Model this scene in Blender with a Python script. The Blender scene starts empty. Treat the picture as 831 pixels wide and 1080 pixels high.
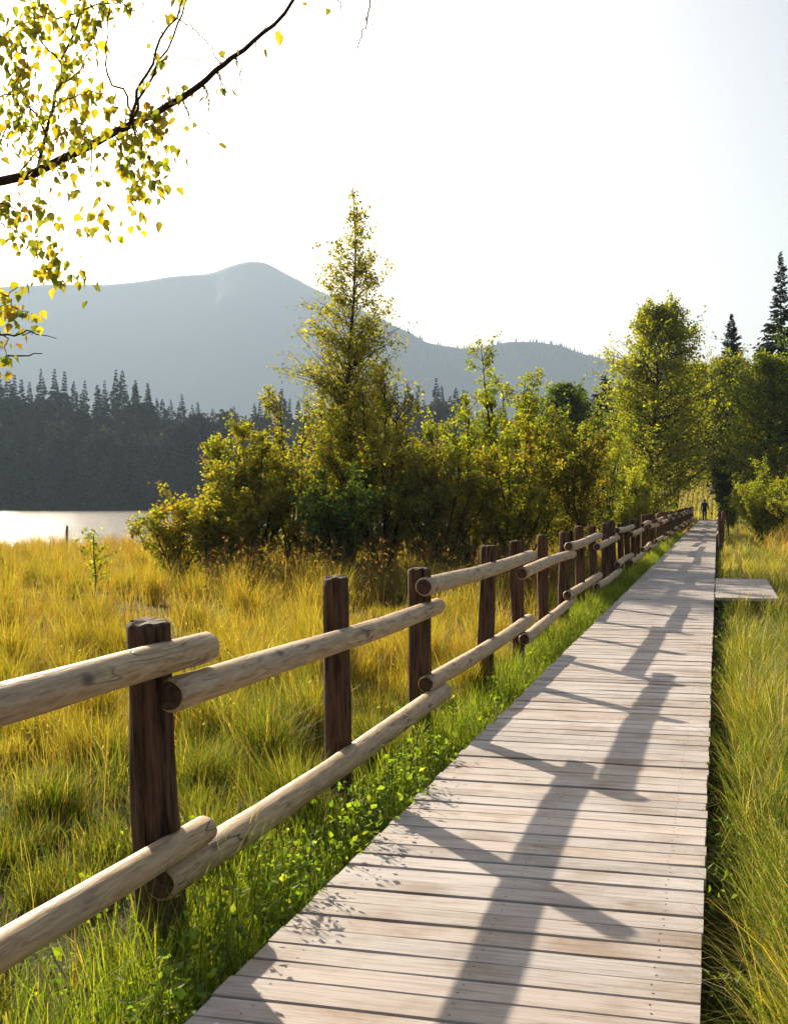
import bpy, bmesh, math, random
import numpy as np
from mathutils import Vector, Matrix

random.seed(7)
RNG = np.random.default_rng(11)
R = math.radians
scene = bpy.context.scene
COL = scene.collection

# ------------------------------------------------------------------ camera numbers
F = 1280.0                      # focal length in photo pixels (831 x 1080)
HC = 1.5                        # eye height above the deck
TH = math.atan2(340.5, F)
CT, ST = math.cos(TH), math.sin(TH)

def ground_xy(px, d):
    """place on the ground seen in direction px at distance d"""
    r = (px - 415.5) / F * d
    return r * CT - d * ST, d * CT + r * ST

def at(px, py, d):
    x, y = ground_xy(px, d)
    return np.array([x, y, HC - (py - 530.0) / F * d])

def cam_rd(x, y):
    return x * CT + y * ST, -x * ST + y * CT

# ------------------------------------------------------------------ noise
def _hash(i, j, s):
    h = (i * 374761393 + j * 668265263 + s * 2147483647) & 0xFFFFFFFF
    h = ((h ^ (h >> 13)) * 1274126177) & 0xFFFFFFFF
    return ((h ^ (h >> 16)) & 0xFFFF) / 65535.0

def vnoise(x, y, s=0):
    x = np.asarray(x, float); y = np.asarray(y, float)
    i = np.floor(x).astype(np.int64); j = np.floor(y).astype(np.int64)
    fx = x - i; fy = y - j
    fx = fx * fx * (3 - 2 * fx); fy = fy * fy * (3 - 2 * fy)
    a = _hash(i, j, s); b = _hash(i + 1, j, s); c = _hash(i, j + 1, s); d = _hash(i + 1, j + 1, s)
    return (a * (1 - fx) + b * fx) * (1 - fy) + (c * (1 - fx) + d * fx) * fy

def fbm(x, y, s=0, o=4):
    t = 0; a = .5; n = 0
    for k in range(o):
        t = t + a * vnoise(x * 2 ** k + 17.3 * k, y * 2 ** k - 9.1 * k, s + k); n += a; a *= .5
    return t / n

def sst(a, b, x):
    t = np.clip((x - a) / (b - a), 0, 1)
    return t * t * (3 - 2 * t)

# ------------------------------------------------------------------ terrain
WATER_Z = -0.75
DECK_L, DECK_R = -1.48, -0.05

def lake_mask(x, y):
    r, d = cam_rd(x, y)
    wob = (fbm(x * .08, y * .08, 5, 3) - .5) * 8
    near = sst(50, 57, d + wob - .10 * r)
    far = 1 - sst(352, 360, d + wob)
    side = 1 - sst(0, 9, r - (.03 * d + 3) + wob)
    return near * far * side

def height(x, y):
    x = np.asarray(x, float); y = np.asarray(y, float)
    r, d = cam_rd(x, y)
    land = -.30 + (fbm(x * .55, y * .55, 1, 4) - .5) * .28
    # flatter and a bit higher close to the deck
    dd = np.minimum(np.abs(x - DECK_L), np.abs(x - DECK_R))
    dd = np.where((x > DECK_L) & (x < DECK_R), 0, dd)
    k = 1 - sst(.1, 1.6, dd)
    land = land * (1 - k) + (-.21) * k
    under = (x > DECK_L + .06) & (x < DECK_R - .06) & (y < 108)
    land = np.where(under, -.3, land)
    land = land + sst(104, 125, y) * .25 * sst(-60, -10, r - .1 * d)
    # bank rising behind the end of the walk
    land = land + sst(114, 185, d) * 6.0 * sst(.08, .2, r / np.maximum(d, 1)) * (d < 345)
    land = land + sst(114, 185, d) * 6.0 * sst(.08, .2, r / np.maximum(d, 1)) * (d >= 345)
    # far shore
    land = land + sst(350, 480, d) * 20
    m = lake_mask(x, y)
    return land * (1 - m) + (-2.6) * m

# ------------------------------------------------------------------ mesh helpers
def tag(o, label=None, cat=None, group=None, kind=None):
    if label: o['label'] = label
    if cat: o['category'] = cat
    if group: o['group'] = group
    if kind: o['kind'] = kind
    return o

def empty(name, loc, rz=0.0):
    o = bpy.data.objects.new(name, None)
    COL.objects.link(o); o.location = loc; o.rotation_euler = (0, 0, rz)
    o.empty_display_size = .2
    return o

def mesh_np(name, V, Fc, mats, tint=None, smooth=False, midx=None):
    V = np.ascontiguousarray(V, dtype=np.float32); Fc = np.ascontiguousarray(Fc, dtype=np.int32)
    me = bpy.data.meshes.new(name)
    me.vertices.add(len(V)); me.vertices.foreach_set('co', V.ravel())
    k = Fc.shape[1]
    me.loops.add(Fc.size); me.loops.foreach_set('vertex_index', Fc.ravel())
    me.polygons.add(len(Fc))
    me.polygons.foreach_set('loop_start', np.arange(0, Fc.size, k, dtype=np.int32))
    if midx is not None:
        me.polygons.foreach_set('material_index', np.ascontiguousarray(midx, dtype=np.int32))
    me.polygons.foreach_set('use_smooth', np.full(len(Fc), bool(smooth)))
    me.update(calc_edges=True)
    if tint is not None:
        a = me.color_attributes.new('tint', 'FLOAT_COLOR', 'POINT')
        T = np.ones((len(V), 4), np.float32); T[:, :3] = tint
        a.data.foreach_set('color', T.ravel())
    for m in (mats if isinstance(mats, (list, tuple)) else [mats]):
        me.materials.append(m)
    return me

def link(name, me, parent=None, loc=None):
    o = bpy.data.objects.new(name, me); COL.objects.link(o)
    if parent: o.parent = parent
    if loc is not None: o.location = loc
    return o

def tubes(P, Rd, sides=5, cap=False):
    """P (n,k,3), Rd (n,k) -> verts, quads"""
    P = np.asarray(P, float); Rd = np.asarray(Rd, float)
    n, k, _ = P.shape
    T = np.gradient(P, axis=1)
    T /= np.linalg.norm(T, axis=2, keepdims=True) + 1e-9
    ref = np.where(np.abs(T[:, :1, 2:3]) > .9, np.array([1., 0, 0]), np.array([0., 0, 1.]))
    ref = np.broadcast_to(ref, P.shape)
    U = np.cross(T, ref); U /= np.linalg.norm(U, axis=2, keepdims=True) + 1e-9
    Wv = np.cross(T, U)
    a = np.arange(sides) / sides * 2 * np.pi
    V = P[:, :, None] + Rd[:, :, None, None] * (U[:, :, None] * np.cos(a)[None, None, :, None] + Wv[:, :, None] * np.sin(a)[None, None, :, None])
    idx = np.arange(n * k * sides).reshape(n, k, sides)
    q = np.stack([idx[:, :-1], np.roll(idx, -1, 2)[:, :-1], np.roll(idx, -1, 2)[:, 1:], idx[:, 1:]], -1).reshape(-1, 4)
    return V.reshape(-1, 3), q

def join(parts):
    V = []; Fc = []; T = []; o = 0
    for p in parts:
        V.append(p[0]); Fc.append(p[1] + o); o += len(p[0])
        if len(p) > 2: T.append(p[2])
    return (np.concatenate(V), np.concatenate(Fc)) + ((np.concatenate(T),) if T else ())

# ------------------------------------------------------------------ materials
def new_mat(name):
    m = bpy.data.materials.new(name); m.use_nodes = True
    nt = m.node_tree; nt.nodes.clear()
    return m, nt, nt.nodes, nt.links

def N(nodes, t, **kw):
    n = nodes.new(t)
    for k, v in kw.items():
        if k in n.inputs: n.inputs[k].default_value = v
        else: setattr(n, k, v)
    return n

def ramp(nodes, stops):
    n = nodes.new('ShaderNodeValToRGB')
    e = n.color_ramp.elements
    while len(e) < len(stops): e.new(.5)
    for i, (p, c) in enumerate(stops):
        e[i].position = p; e[i].color = (*c, 1) if len(c) == 3 else c
    return n

def leaf_mat(name, trans=.5, yellow=(1.25, 1.15, .55), rough=.45, spec=.05):
    m, nt, nd, ln = new_mat(name)
    out = N(nd, 'ShaderNodeOutputMaterial')
    at_ = N(nd, 'ShaderNodeAttribute', attribute_name='tint')
    dif = N(nd, 'ShaderNodeBsdfDiffuse'); tr = N(nd, 'ShaderNodeBsdfTranslucent')
    mul = N(nd, 'ShaderNodeMix', data_type='RGBA', blend_type='MULTIPLY')
    mul.inputs[0].default_value = 1; mul.inputs[7].default_value = (*yellow, 1)
    ln.new(at_.outputs['Color'], mul.inputs[6])
    ln.new(at_.outputs['Color'], dif.inputs['Color']); ln.new(mul.outputs[2], tr.inputs['Color'])
    mx = N(nd, 'ShaderNodeMixShader'); mx.inputs[0].default_value = trans
    ln.new(dif.outputs[0], mx.inputs[1]); ln.new(tr.outputs[0], mx.inputs[2])
    gl = N(nd, 'ShaderNodeBsdfGlossy', Roughness=rough)
    gl.inputs['Color'].default_value = (1, 1, 1, 1)
    m2 = N(nd, 'ShaderNodeMixShader'); m2.inputs[0].default_value = spec
    ln.new(mx.outputs[0], m2.inputs[1]); ln.new(gl.outputs[0], m2.inputs[2])
    ln.new(m2.outputs[0], out.inputs[0])
    return m

def principled(nd, rough=.8, spec=.3):
    b = N(nd, 'ShaderNodeBsdfPrincipled'); b.inputs['Roughness'].default_value = rough
    b.inputs['Specular IOR Level'].default_value = spec
    return b

def bark_mat(name, dark, light, scale=(9, 9, 1.2), bump=.6, axis_noise=2.5):
    m, nt, nd, ln = new_mat(name)
    out = N(nd, 'ShaderNodeOutputMaterial'); b = principled(nd, .85, .2)
    tc = N(nd, 'ShaderNodeTexCoord'); mp = N(nd, 'ShaderNodeMapping'); mp.inputs['Scale'].default_value = scale
    oi = N(nd, 'ShaderNodeObjectInfo'); add = N(nd, 'ShaderNodeVectorMath', operation='ADD')
    sc = N(nd, 'ShaderNodeVectorMath', operation='SCALE'); sc.inputs['Scale'].default_value = 37.0
    cb = N(nd, 'ShaderNodeCombineXYZ')
    for i in range(3): ln.new(oi.outputs['Random'], cb.inputs[i])
    ln.new(cb.outputs[0], sc.inputs[0]); ln.new(tc.outputs['Object'], mp.inputs[0])
    ln.new(mp.outputs[0], add.inputs[0]); ln.new(sc.outputs[0], add.inputs[1])
    n1 = N(nd, 'ShaderNodeTexNoise', Scale=axis_noise, Detail=10.0, Roughness=.72); ln.new(add.outputs[0], n1.inputs['Vector'])
    n2 = N(nd, 'ShaderNodeTexNoise', Scale=1.2, Detail=3.0); ln.new(tc.outputs['Object'], n2.inputs['Vector'])
    rp = ramp(nd, [(.38, dark), (.52, [(a + c) / 2 for a, c in zip(dark, light)]), (.72, light)]); ln.new(n1.outputs[0], rp.inputs[0])
    mx = N(nd, 'ShaderNodeMix', data_type='RGBA', blend_type='MULTIPLY'); mx.inputs[0].default_value = .6
    r2 = ramp(nd, [(.3, (.6, .6, .6)), (.7, (1.15, 1.1, 1.05))]); ln.new(n2.outputs[0], r2.inputs[0])
    ln.new(rp.outputs[0], mx.inputs[6]); ln.new(r2.outputs[0], mx.inputs[7]); ln.new(mx.outputs[2], b.inputs['Base Color'])
    bp = N(nd, 'ShaderNodeBump', Strength=bump, Distance=.02); ln.new(n1.outputs[0], bp.inputs['Height'])
    ln.new(bp.outputs[0], b.inputs['Normal']); ln.new(b.outputs[0], out.inputs[0])
    return m

def rail_mat():
    m, nt, nd, ln = new_mat('peeled_wood')
    out = N(nd, 'ShaderNodeOutputMaterial'); b = principled(nd, .6, .35)
    tc = N(nd, 'ShaderNodeTexCoord'); oi = N(nd, 'ShaderNodeObjectInfo')
    cb = N(nd, 'ShaderNodeCombineXYZ'); ml = N(nd, 'ShaderNodeMath', operation='MULTIPLY'); ml.inputs[1].default_value = 53
    ln.new(oi.outputs['Random'], ml.inputs[0])
    for i in range(3): ln.new(ml.outputs[0], cb.inputs[i])
    add = N(nd, 'ShaderNodeVectorMath', operation='ADD'); ln.new(tc.outputs['Object'], add.inputs[0]); ln.new(cb.outputs[0], add.inputs[1])
    # long grain flowing along the log (local Y)
    mp = N(nd, 'ShaderNodeMapping'); mp.inputs['Scale'].default_value = (16, 1.3, 16); ln.new(add.outputs[0], mp.inputs[0])
    n1 = N(nd, 'ShaderNodeTexNoise', Scale=3.2, Detail=8.0, Roughness=.65, Distortion=1.2); ln.new(mp.outputs[0], n1.inputs['Vector'])
    # knots
    mk = N(nd, 'ShaderNodeMapping'); mk.inputs['Scale'].default_value = (7.5, 3.6, 7.5); ln.new(add.outputs[0], mk.inputs[0])
    vo = N(nd, 'ShaderNodeTexVoronoi', Scale=1.0); ln.new(mk.outputs[0], vo.inputs['Vector'])
    kn = ramp(nd, [(.08, (.9, .9, .9)), (.2, (0, 0, 0))]); ln.new(vo.outputs['Distance'], kn.inputs[0])
    n3 = N(nd, 'ShaderNodeTexNoise', Scale=1.6, Detail=3.0); ln.new(add.outputs[0], n3.inputs['Vector'])
    rp = ramp(nd, [(.3, (.18, .105, .055)), (.47, (.46, .31, .165)), (.68, (.64, .47, .28))]); ln.new(n1.outputs[0], rp.inputs[0])
    gy = N(nd, 'ShaderNodeMix', data_type='RGBA'); gy.inputs[7].default_value = (.36, .29, .22, 1)
    r3 = ramp(nd, [(.46, (0, 0, 0)), (.7, (.45, .45, .45))]); ln.new(n3.outputs[0], r3.inputs[0]); ln.new(r3.outputs[0], gy.inputs[0]); ln.new(rp.outputs[0], gy.inputs[6])
    k2 = N(nd, 'ShaderNodeMix', data_type='RGBA'); k2.inputs[7].default_value = (.10, .06, .035, 1)
    ln.new(kn.outputs[0], k2.inputs[0]); ln.new(gy.outputs[2], k2.inputs[6])
    # drying cracks
    mc = N(nd, 'ShaderNodeMapping'); mc.inputs['Scale'].default_value = (9, .55, 9); ln.new(add.outputs[0], mc.inputs[0])
    n4 = N(nd, 'ShaderNodeTexNoise', Scale=2.0, Detail=2.0, Distortion=.3); ln.new(mc.outputs[0], n4.inputs['Vector'])
    ck = ramp(nd, [(.485, (0, 0, 0)), (.5, (1, 1, 1)), (.515, (0, 0, 0))]); ln.new(n4.outputs[0], ck.inputs[0])
    n5 = N(nd, 'ShaderNodeTexNoise', Scale=2.7, Detail=1.0); ln.new(add.outputs[0], n5.inputs['Vector'])
    g5 = ramp(nd, [(.5, (0, 0, 0)), (.58, (1, 1, 1))]); ln.new(n5.outputs[0], g5.inputs[0])
    mm = N(nd, 'ShaderNodeMath', operation='MULTIPLY'); ln.new(ck.outputs[0], mm.inputs[0]); ln.new(g5.outputs[0], mm.inputs[1])
    k3 = N(nd, 'ShaderNodeMix', data_type='RGBA'); k3.inputs[7].default_value = (.07, .045, .03, 1)
    ln.new(mm.outputs[0], k3.inputs[0]); ln.new(k2.outputs[2], k3.inputs[6]); ln.new(k3.outputs[2], b.inputs['Base Color'])
    bp = N(nd, 'ShaderNodeBump', Strength=.35, Distance=.01); ln.new(n1.outputs[0], bp.inputs['Height'])
    b2 = N(nd, 'ShaderNodeBump', Strength=.7, Distance=.006, invert=True); ln.new(mm.outputs[0], b2.inputs['Height']); ln.new(bp.outputs[0], b2.inputs['Normal'])
    ln.new(b2.outputs[0], b.inputs['Normal']); ln.new(b.outputs[0], out.inputs[0])
    return m

def endgrain_mat():
    m, nt, nd, ln = new_mat('end_grain')
    out = N(nd, 'ShaderNodeOutputMaterial'); b = principled(nd, .8, .2)
    tc = N(nd, 'ShaderNodeTexCoord')
    wv = N(nd, 'ShaderNodeTexNoise', Scale=26.0, Detail=6.0, Distortion=1.0)
    ln.new(tc.outputs['Object'], wv.inputs['Vector'])
    rp = ramp(nd, [(.3, (.035, .019, .013)), (.7, (.12, .065, .042))]); ln.new(wv.outputs[0], rp.inputs[0]); ln.new(rp.outputs[0], b.inputs['Base Color'])
    ln.new(b.outputs[0], out.inputs[0]); return m

def deck_mat():
    m, nt, nd, ln = new_mat('weathered_planks')
    out = N(nd, 'ShaderNodeOutputMaterial'); b = principled(nd, .7, .3)
    tc = N(nd, 'ShaderNodeTexCoord'); ta = N(nd, 'ShaderNodeAttribute', attribute_name='tint')
    sp = N(nd, 'ShaderNodeSeparateColor'); ln.new(ta.outputs['Color'], sp.inputs[0])
    cb = N(nd, 'ShaderNodeCombineXYZ'); ml = N(nd, 'ShaderNodeMath', operation='MULTIPLY'); ml.inputs[1].default_value = 71
    ln.new(sp.outputs[2], ml.inputs[0]); ln.new(ml.outputs[0], cb.inputs[0]); ln.new(ml.outputs[0], cb.inputs[2])
    add = N(nd, 'ShaderNodeVectorMath', operation='ADD'); ln.new(tc.outputs['Object'], add.inputs[0]); ln.new(cb.outputs[0], add.inputs[1])
    mp = N(nd, 'ShaderNodeMapping'); mp.inputs['Scale'].default_value = (1.4, 26, 4); ln.new(add.outputs[0], mp.inputs[0])
    n1 = N(nd, 'ShaderNodeTexNoise', Scale=2.0, Detail=8.0, Roughness=.62, Distortion=.8); ln.new(mp.outputs[0], n1.inputs['Vector'])
    n2 = N(nd, 'ShaderNodeTexNoise', Scale=2.3, Detail=5.0, Roughness=.6); ln.new(add.outputs[0], n2.inputs['Vector'])
    rp = ramp(nd, [(.27, (.25, .20, .17)), (.5, (.425, .38, .35)), (.75, (.52, .475, .45))]); ln.new(n1.outputs[0], rp.inputs[0])
    r2 = ramp(nd, [(.34, (.70, .62, .55)), (.52, (1, 1, 1)), (.75, (1.06, 1.05, 1.07))]); ln.new(n2.outputs[0], r2.inputs[0])
    mx = N(nd, 'ShaderNodeMix', data_type='RGBA', blend_type='MULTIPLY'); mx.inputs[0].default_value = 1
    ln.new(rp.outputs[0], mx.inputs[6]); ln.new(r2.outputs[0], mx.inputs[7])
    hv = N(nd, 'ShaderNodeHueSaturation'); ln.new(mx.outputs[2], hv.inputs['Color']); ln.new(sp.outputs[0], hv.inputs['Value']); ln.new(sp.outputs[1], hv.inputs['Saturation'])
    mk = N(nd, 'ShaderNodeMapping'); mk.inputs['Scale'].default_value = (2.0, 7.5, 1); ln.new(add.outputs[0], mk.inputs[0])
    vo = N(nd, 'ShaderNodeTexVoronoi', Scale=1.0); ln.new(mk.outputs[0], vo.inputs['Vector'])
    kn = ramp(nd, [(.035, (.8, .8, .8)), (.10, (0, 0, 0))]); ln.new(vo.outputs['Distance'], kn.inputs[0])
    k2 = N(nd, 'ShaderNodeMix', data_type='RGBA'); k2.inputs[7].default_value = (.16, .095, .055, 1)
    ln.new(kn.outputs[0], k2.inputs[0]); ln.new(hv.outputs[0], k2.inputs[6])
    ln.new(k2.outputs[2], b.inputs['Base Color'])
    bp = N(nd, 'ShaderNodeBump', Strength=.35, Distance=.006); ln.new(n1.outputs[0], bp.inputs['Height'])
    ln.new(bp.outputs[0], b.inputs['Normal']); ln.new(b.outputs[0], out.inputs[0])
    return m

def plain_mat(name, col, rough=.7, noise=.0, spec=.3, scale=20):
    m, nt, nd, ln = new_mat(name)
    out = N(nd, 'ShaderNodeOutputMaterial'); b = principled(nd, rough, spec)
    n1 = N(nd, 'ShaderNodeTexNoise', Scale=scale, Detail=4.0)
    tc = N(nd, 'ShaderNodeTexCoord'); ln.new(tc.outputs['Object'], n1.inputs['Vector'])
    rp = ramp(nd, [(.3, [c * (1 - noise) for c in col]), (.7, [c * (1 + noise) for c in col])])
    ln.new(n1.outputs[0], rp.inputs[0]); ln.new(rp.outputs[0], b.inputs['Base Color']); ln.new(b.outputs[0], out.inputs[0])
    return m

def soil_mat():
    m, nt, nd, ln = new_mat('soil')
    out = N(nd, 'ShaderNodeOutputMaterial'); b = principled(nd, .95, .1)
    tc = N(nd, 'ShaderNodeTexCoord')
    n1 = N(nd, 'ShaderNodeTexNoise', Scale=.35, Detail=6.0); n2 = N(nd, 'ShaderNodeTexNoise', Scale=14.0, Detail=6.0, Roughness=.7)
    ln.new(tc.outputs['Object'], n1.inputs['Vector']); ln.new(tc.outputs['Object'], n2.inputs['Vector'])
    r1 = ramp(nd, [(.35, (.05, .055, .016)), (.65, (.10, .075, .024))]); r2 = ramp(nd, [(.3, (.55, .5, .45)), (.7, (1.1, 1.1, 1))])
    ln.new(n1.outputs[0], r1.inputs[0]); ln.new(n2.outputs[0], r2.inputs[0])
    mx = N(nd, 'ShaderNodeMix', data_type='RGBA', blend_type='MULTIPLY'); mx.inputs[0].default_value = 1
    ln.new(r1.outputs[0], mx.inputs[6]); ln.new(r2.outputs[0], mx.inputs[7]); ln.new(mx.outputs[2], b.inputs['Base Color'])
    bp = N(nd, 'ShaderNodeBump', Strength=.8, Distance=.05); ln.new(n2.outputs[0], bp.inputs['Height']); ln.new(bp.outputs[0], b.inputs['Normal'])
    ln.new(b.outputs[0], out.inputs[0]); return m

def water_mat():
    m, nt, nd, ln = new_mat('lake_water')
    out = N(nd, 'ShaderNodeOutputMaterial'); b = principled(nd, .12, .5)
    b.inputs['Base Color'].default_value = (.03, .045, .05, 1); b.inputs['IOR'].default_value = 1.33
    tc = N(nd, 'ShaderNodeTexCoord'); mp = N(nd, 'ShaderNodeMapping'); mp.inputs['Scale'].default_value = (.9, 1.6, 1)
    ln.new(tc.outputs['Object'], mp.inputs[0])
    n1 = N(nd, 'ShaderNodeTexNoise', Scale=1.1, Detail=5.0, Roughness=.6); ln.new(mp.outputs[0], n1.inputs['Vector'])
    bp = N(nd, 'ShaderNodeBump', Strength=.8, Distance=.27); ln.new(n1.outputs[0], bp.inputs['Height'])
    ln.new(bp.outputs[0], b.inputs['Normal']); ln.new(b.outputs[0], out.inputs[0]); return m

def hill_mat():
    m, nt, nd, ln = new_mat('wooded_slope')
    out = N(nd, 'ShaderNodeOutputMaterial'); b = principled(nd, .95, .05)
    tc = N(nd, 'ShaderNodeTexCoord')
    n1 = N(nd, 'ShaderNodeTexNoise', Scale=.004, Detail=8.0, Roughness=.65); n2 = N(nd, 'ShaderNodeTexNoise', Scale=.06, Detail=5.0)
    ln.new(tc.outputs['Object'], n1.inputs['Vector']); ln.new(tc.outputs['Object'], n2.inputs['Vector'])
    r1 = ramp(nd, [(.3, (.014, .02, .02)), (.7, (.026, .034, .032))]); ln.new(n1.outputs[0], r1.inputs[0]); ln.new(r1.outputs[0], b.inputs['Base Color'])
    bp = N(nd, 'ShaderNodeBump', Strength=.4, Distance=3.0); ln.new(n2.outputs[0], bp.inputs['Height']); ln.new(bp.outputs[0], b.inputs['Normal'])
    ln.new(b.outputs[0], out.inputs[0]); return m

def birch_bark_mat():
    m, nt, nd, ln = new_mat('birch_bark')
    out = N(nd, 'ShaderNodeOutputMaterial'); b = principled(nd, .6, .3)
    tc = N(nd, 'ShaderNodeTexCoord'); mp = N(nd, 'ShaderNodeMapping'); mp.inputs['Scale'].default_value = (3, 3, 14); ln.new(tc.outputs['Object'], mp.inputs[0])
    n1 = N(nd, 'ShaderNodeTexNoise', Scale=1.5, Detail=6.0, Roughness=.7); ln.new(mp.outputs[0], n1.inputs['Vector'])
    rp = ramp(nd, [(.36, (.05, .04, .035)), (.46, (.55, .52, .48)), (.7, (.68, .66, .62))]); ln.new(n1.outputs[0], rp.inputs[0]); ln.new(rp.outputs[0], b.inputs['Base Color'])
    ln.new(b.outputs[0], out.inputs[0]); return m

M_POST = bark_mat('post_wood', (.018, .009, .006), (.27, .145, .08), (11, 11, .8), 1.0, 3.4)
M_POSTTOP = plain_mat('post_top_wood', (.10, .055, .035), .85, .5, .2, 40)
M_RAIL = rail_mat(); M_END = endgrain_mat(); M_DECK = deck_mat()
M_SCREW = plain_mat('rusty_screw', (.07, .045, .035), .6, .3)
M_BEAM = bark_mat('beam_wood', (.05, .04, .032), (.17, .14, .11), (6, 1, 6), .5)
M_SOIL = soil_mat(); M_WATER = water_mat(); M_HILL = hill_mat()
M_BARK = bark_mat('tree_bark', (.03, .022, .016), (.12, .09, .065), (6, 6, 1.5), .8)
M_TWIG = bark_mat('twig_bark', (.022, .014, .012), (.085, .055, .045), (20, 20, 20), .3)
M_BIRCH = birch_bark_mat()
M_GRASS = leaf_mat('grass_blade', .5, (1.2, 1.18, .5), .5, .015)
M_LEAF = leaf_mat('leaf', .58, (1.26, 1.38, .5), .6, .025)
M_BLEAF = leaf_mat('birch_leaf', .62, (1.35, 1.2, .4), .4, .05)
M_NEEDLE = leaf_mat('needles', .15, (1.1, 1.1, .7), .5, .03)

# ------------------------------------------------------------------ ground, lake, hills
def build_ground():
    rad = np.concatenate([np.linspace(.3, 12, 100), np.geomspace(12.15, 80, 150), np.geomspace(82, 600, 90), np.geomspace(630, 5200, 26)])
    na = 900
    # finer angles towards the view
    u = np.linspace(-1, 1, na, endpoint=False)
    ang = np.pi * (0.25 * u + .75 * np.sign(u) * np.abs(u) ** 3)
    A, Q = np.meshgrid(ang, rad)
    rr = Q * np.sin(A); dd = Q * np.cos(A)
    X = rr * CT - dd * ST; Y = dd * CT + rr * ST
    Z = height(X, Y)
    V = np.stack([X, Y, Z], -1).reshape(-1, 3)
    nr = len(rad); idx = np.arange(nr * na).reshape(nr, na); nx = np.roll(idx, -1, 1)
    q = np.stack([idx[:-1], nx[:-1], nx[1:], idx[1:]], -1).reshape(-1, 4)
    c = len(V); V = np.vstack([V, [[0, 0, -.3]]])
    fan = np.stack([np.full(na, c), nx[0], idx[0], idx[0]], -1)
    me = mesh_np('ground', V, q, M_SOIL, smooth=True)
    bm = bmesh.new(); bm.from_mesh(me); bm.verts.ensure_lookup_table()
    try: bm.faces.new([bm.verts[i] for i in idx[0]])
    except Exception: pass
    bmesh.ops.recalc_face_normals(bm, faces=bm.faces); bm.to_mesh(me); bm.free()
    if me.polygons[100].normal.z < 0: me.flip_normals()
    tag(link('ground', me), kind='structure')

def build_lake():
    pts = [(-520, 35), (-520, 400), (40, 400), (40, 50), (8, 35)]
    bm = bmesh.new()
    vs = []
    for r, d in pts:
        vs.append(bm.verts.new((r * CT - d * ST, d * CT + r * ST, WATER_Z)))
    f = bm.faces.new(vs)
    bmesh.ops.recalc_face_normals(bm, faces=bm.faces)
    me = bpy.data.meshes.new('lake'); bm.to_mesh(me); bm.free(); me.materials.append(M_WATER)
    if me.polygons[0].normal.z < 0: me.flip_normals()
    tag(link('lake', me), kind='structure')

def build_mountain(name, sky, dist, front, back, seed, spur, mat, HN=3.0):
    px = np.array([p[0] for p in sky], float); py = np.array([p[1] for p in sky], float)
    na, nd = 420, 110
    P = np.linspace(px[0], px[-1], na)
    top = HC + (530 - np.interp(P, px, py)) / F * dist
    # smooth a little and add fine ridge
    ker = np.hanning(9); ker /= ker.sum()
    top = np.convolve(np.pad(top, 4, 'edge'), ker, 'valid')
    t = np.concatenate([np.linspace(0, 1, 70), np.linspace(1.03, 2, 40)])
    V = np.zeros((nd, na, 3))
    for i, tt in enumerate(t):
        d = dist - front * (1 - tt) if tt <= 1 else dist + back * (tt - 1)
        x = (P - 415.5) / F * dist; x = x * (1 + .0 * d)
        X = x * CT - d * ST; Y = d * CT + x * ST
        s = tt if tt <= 1 else 2 - tt
        prof = s ** 1.15
        sp = (np.abs(fbm(x / spur + .6 * s, d / (spur * 2.2), seed, 4) - .5) * 2)
        z = top * prof * (1 - .15 * sp * (1 - s) ** .6 * s ** .3)
        z = z + (fbm(x / 60, d / 60, seed + 9, 4) - .5) * HN * s ** .5 * (1 if tt < .97 or tt > 1.03 else .35)
        V[i, :, 0] = X; V[i, :, 1] = Y; V[i, :, 2] = z - 3 + 4 * s
    idx = np.arange(nd * na).reshape(nd, na)
    q = np.stack([idx[:-1, :-1], idx[:-1, 1:], idx[1:, 1:], idx[1:, :-1]], -1).reshape(-1, 4)
    me = mesh_np(name, V.reshape(-1, 3), q, mat, smooth=True)
    o = tag(link(name, me), kind='structure')
    return V, t

build_ground(); build_lake()
SKY1 = [(-420, 345), (-260, 330), (-120, 312), (0, 303), (60, 300), (110, 301), (150, 297), (180, 292), (222, 289), (245, 280), (262, 276), (280, 277), (300, 288), (330, 304), (370, 322), (410, 340), (450, 376), (500, 402), (560, 420), (640, 440), (760, 470)]
SKY2 = [(250, 470), (330, 420), (380, 352), (400, 338), (430, 350), (450, 362), (485, 368), (510, 367), (535, 361), (565, 361), (590, 365), (615, 374), (660, 385), (720, 400), (820, 420), (960, 450), (1150, 480)]
V1, T1 = build_mountain('mountain', SKY1, 3600, 1320, 900, 3, 420, M_HILL, 1.5)
V2, T2 = build_mountain('foothill', SKY2, 2700, 720, 500, 8, 260, M_HILL, 2.0)

def ridge_trees():
    """tiny conifers along both ridges, far too many to count"""
    parts = []
    for V, n, hh in ((V1, 1400, 5.5), (V2, 2600, 8)):
        nd, na, _ = V.shape
        for k in range(n):
            i = int(np.clip(RNG.normal(68, 4), 45, 74)); j = RNG.integers(0, na - 1); f = RNG.random()
            p = V[i, j] * (1 - f) + V[i, j + 1] * f
            h = hh * RNG.uniform(.6, 1.5); w = h * .26
            a = RNG.random() * 3
            ring = [p + np.array([math.cos(a + q * 2 * math.pi / 5) * w, math.sin(a + q * 2 * math.pi / 5) * w, -2]) for q in range(5)]
            vv = np.array(ring + [p + [0, 0, h]])
            ff = np.array([[q, (q + 1) % 5, 5, 5] for q in range(5)])
            parts.append((vv, ff))
    V, Fc = join(parts)
    bm = bmesh.new()
    me = mesh_np('ridge_wood', V, Fc[:, :3], M_HILL)
    tag(link('ridge_wood', me), 'tiny spruces fringing the ridge lines of the hazy mountain', 'wood', kind='stuff')
ridge_trees()

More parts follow.
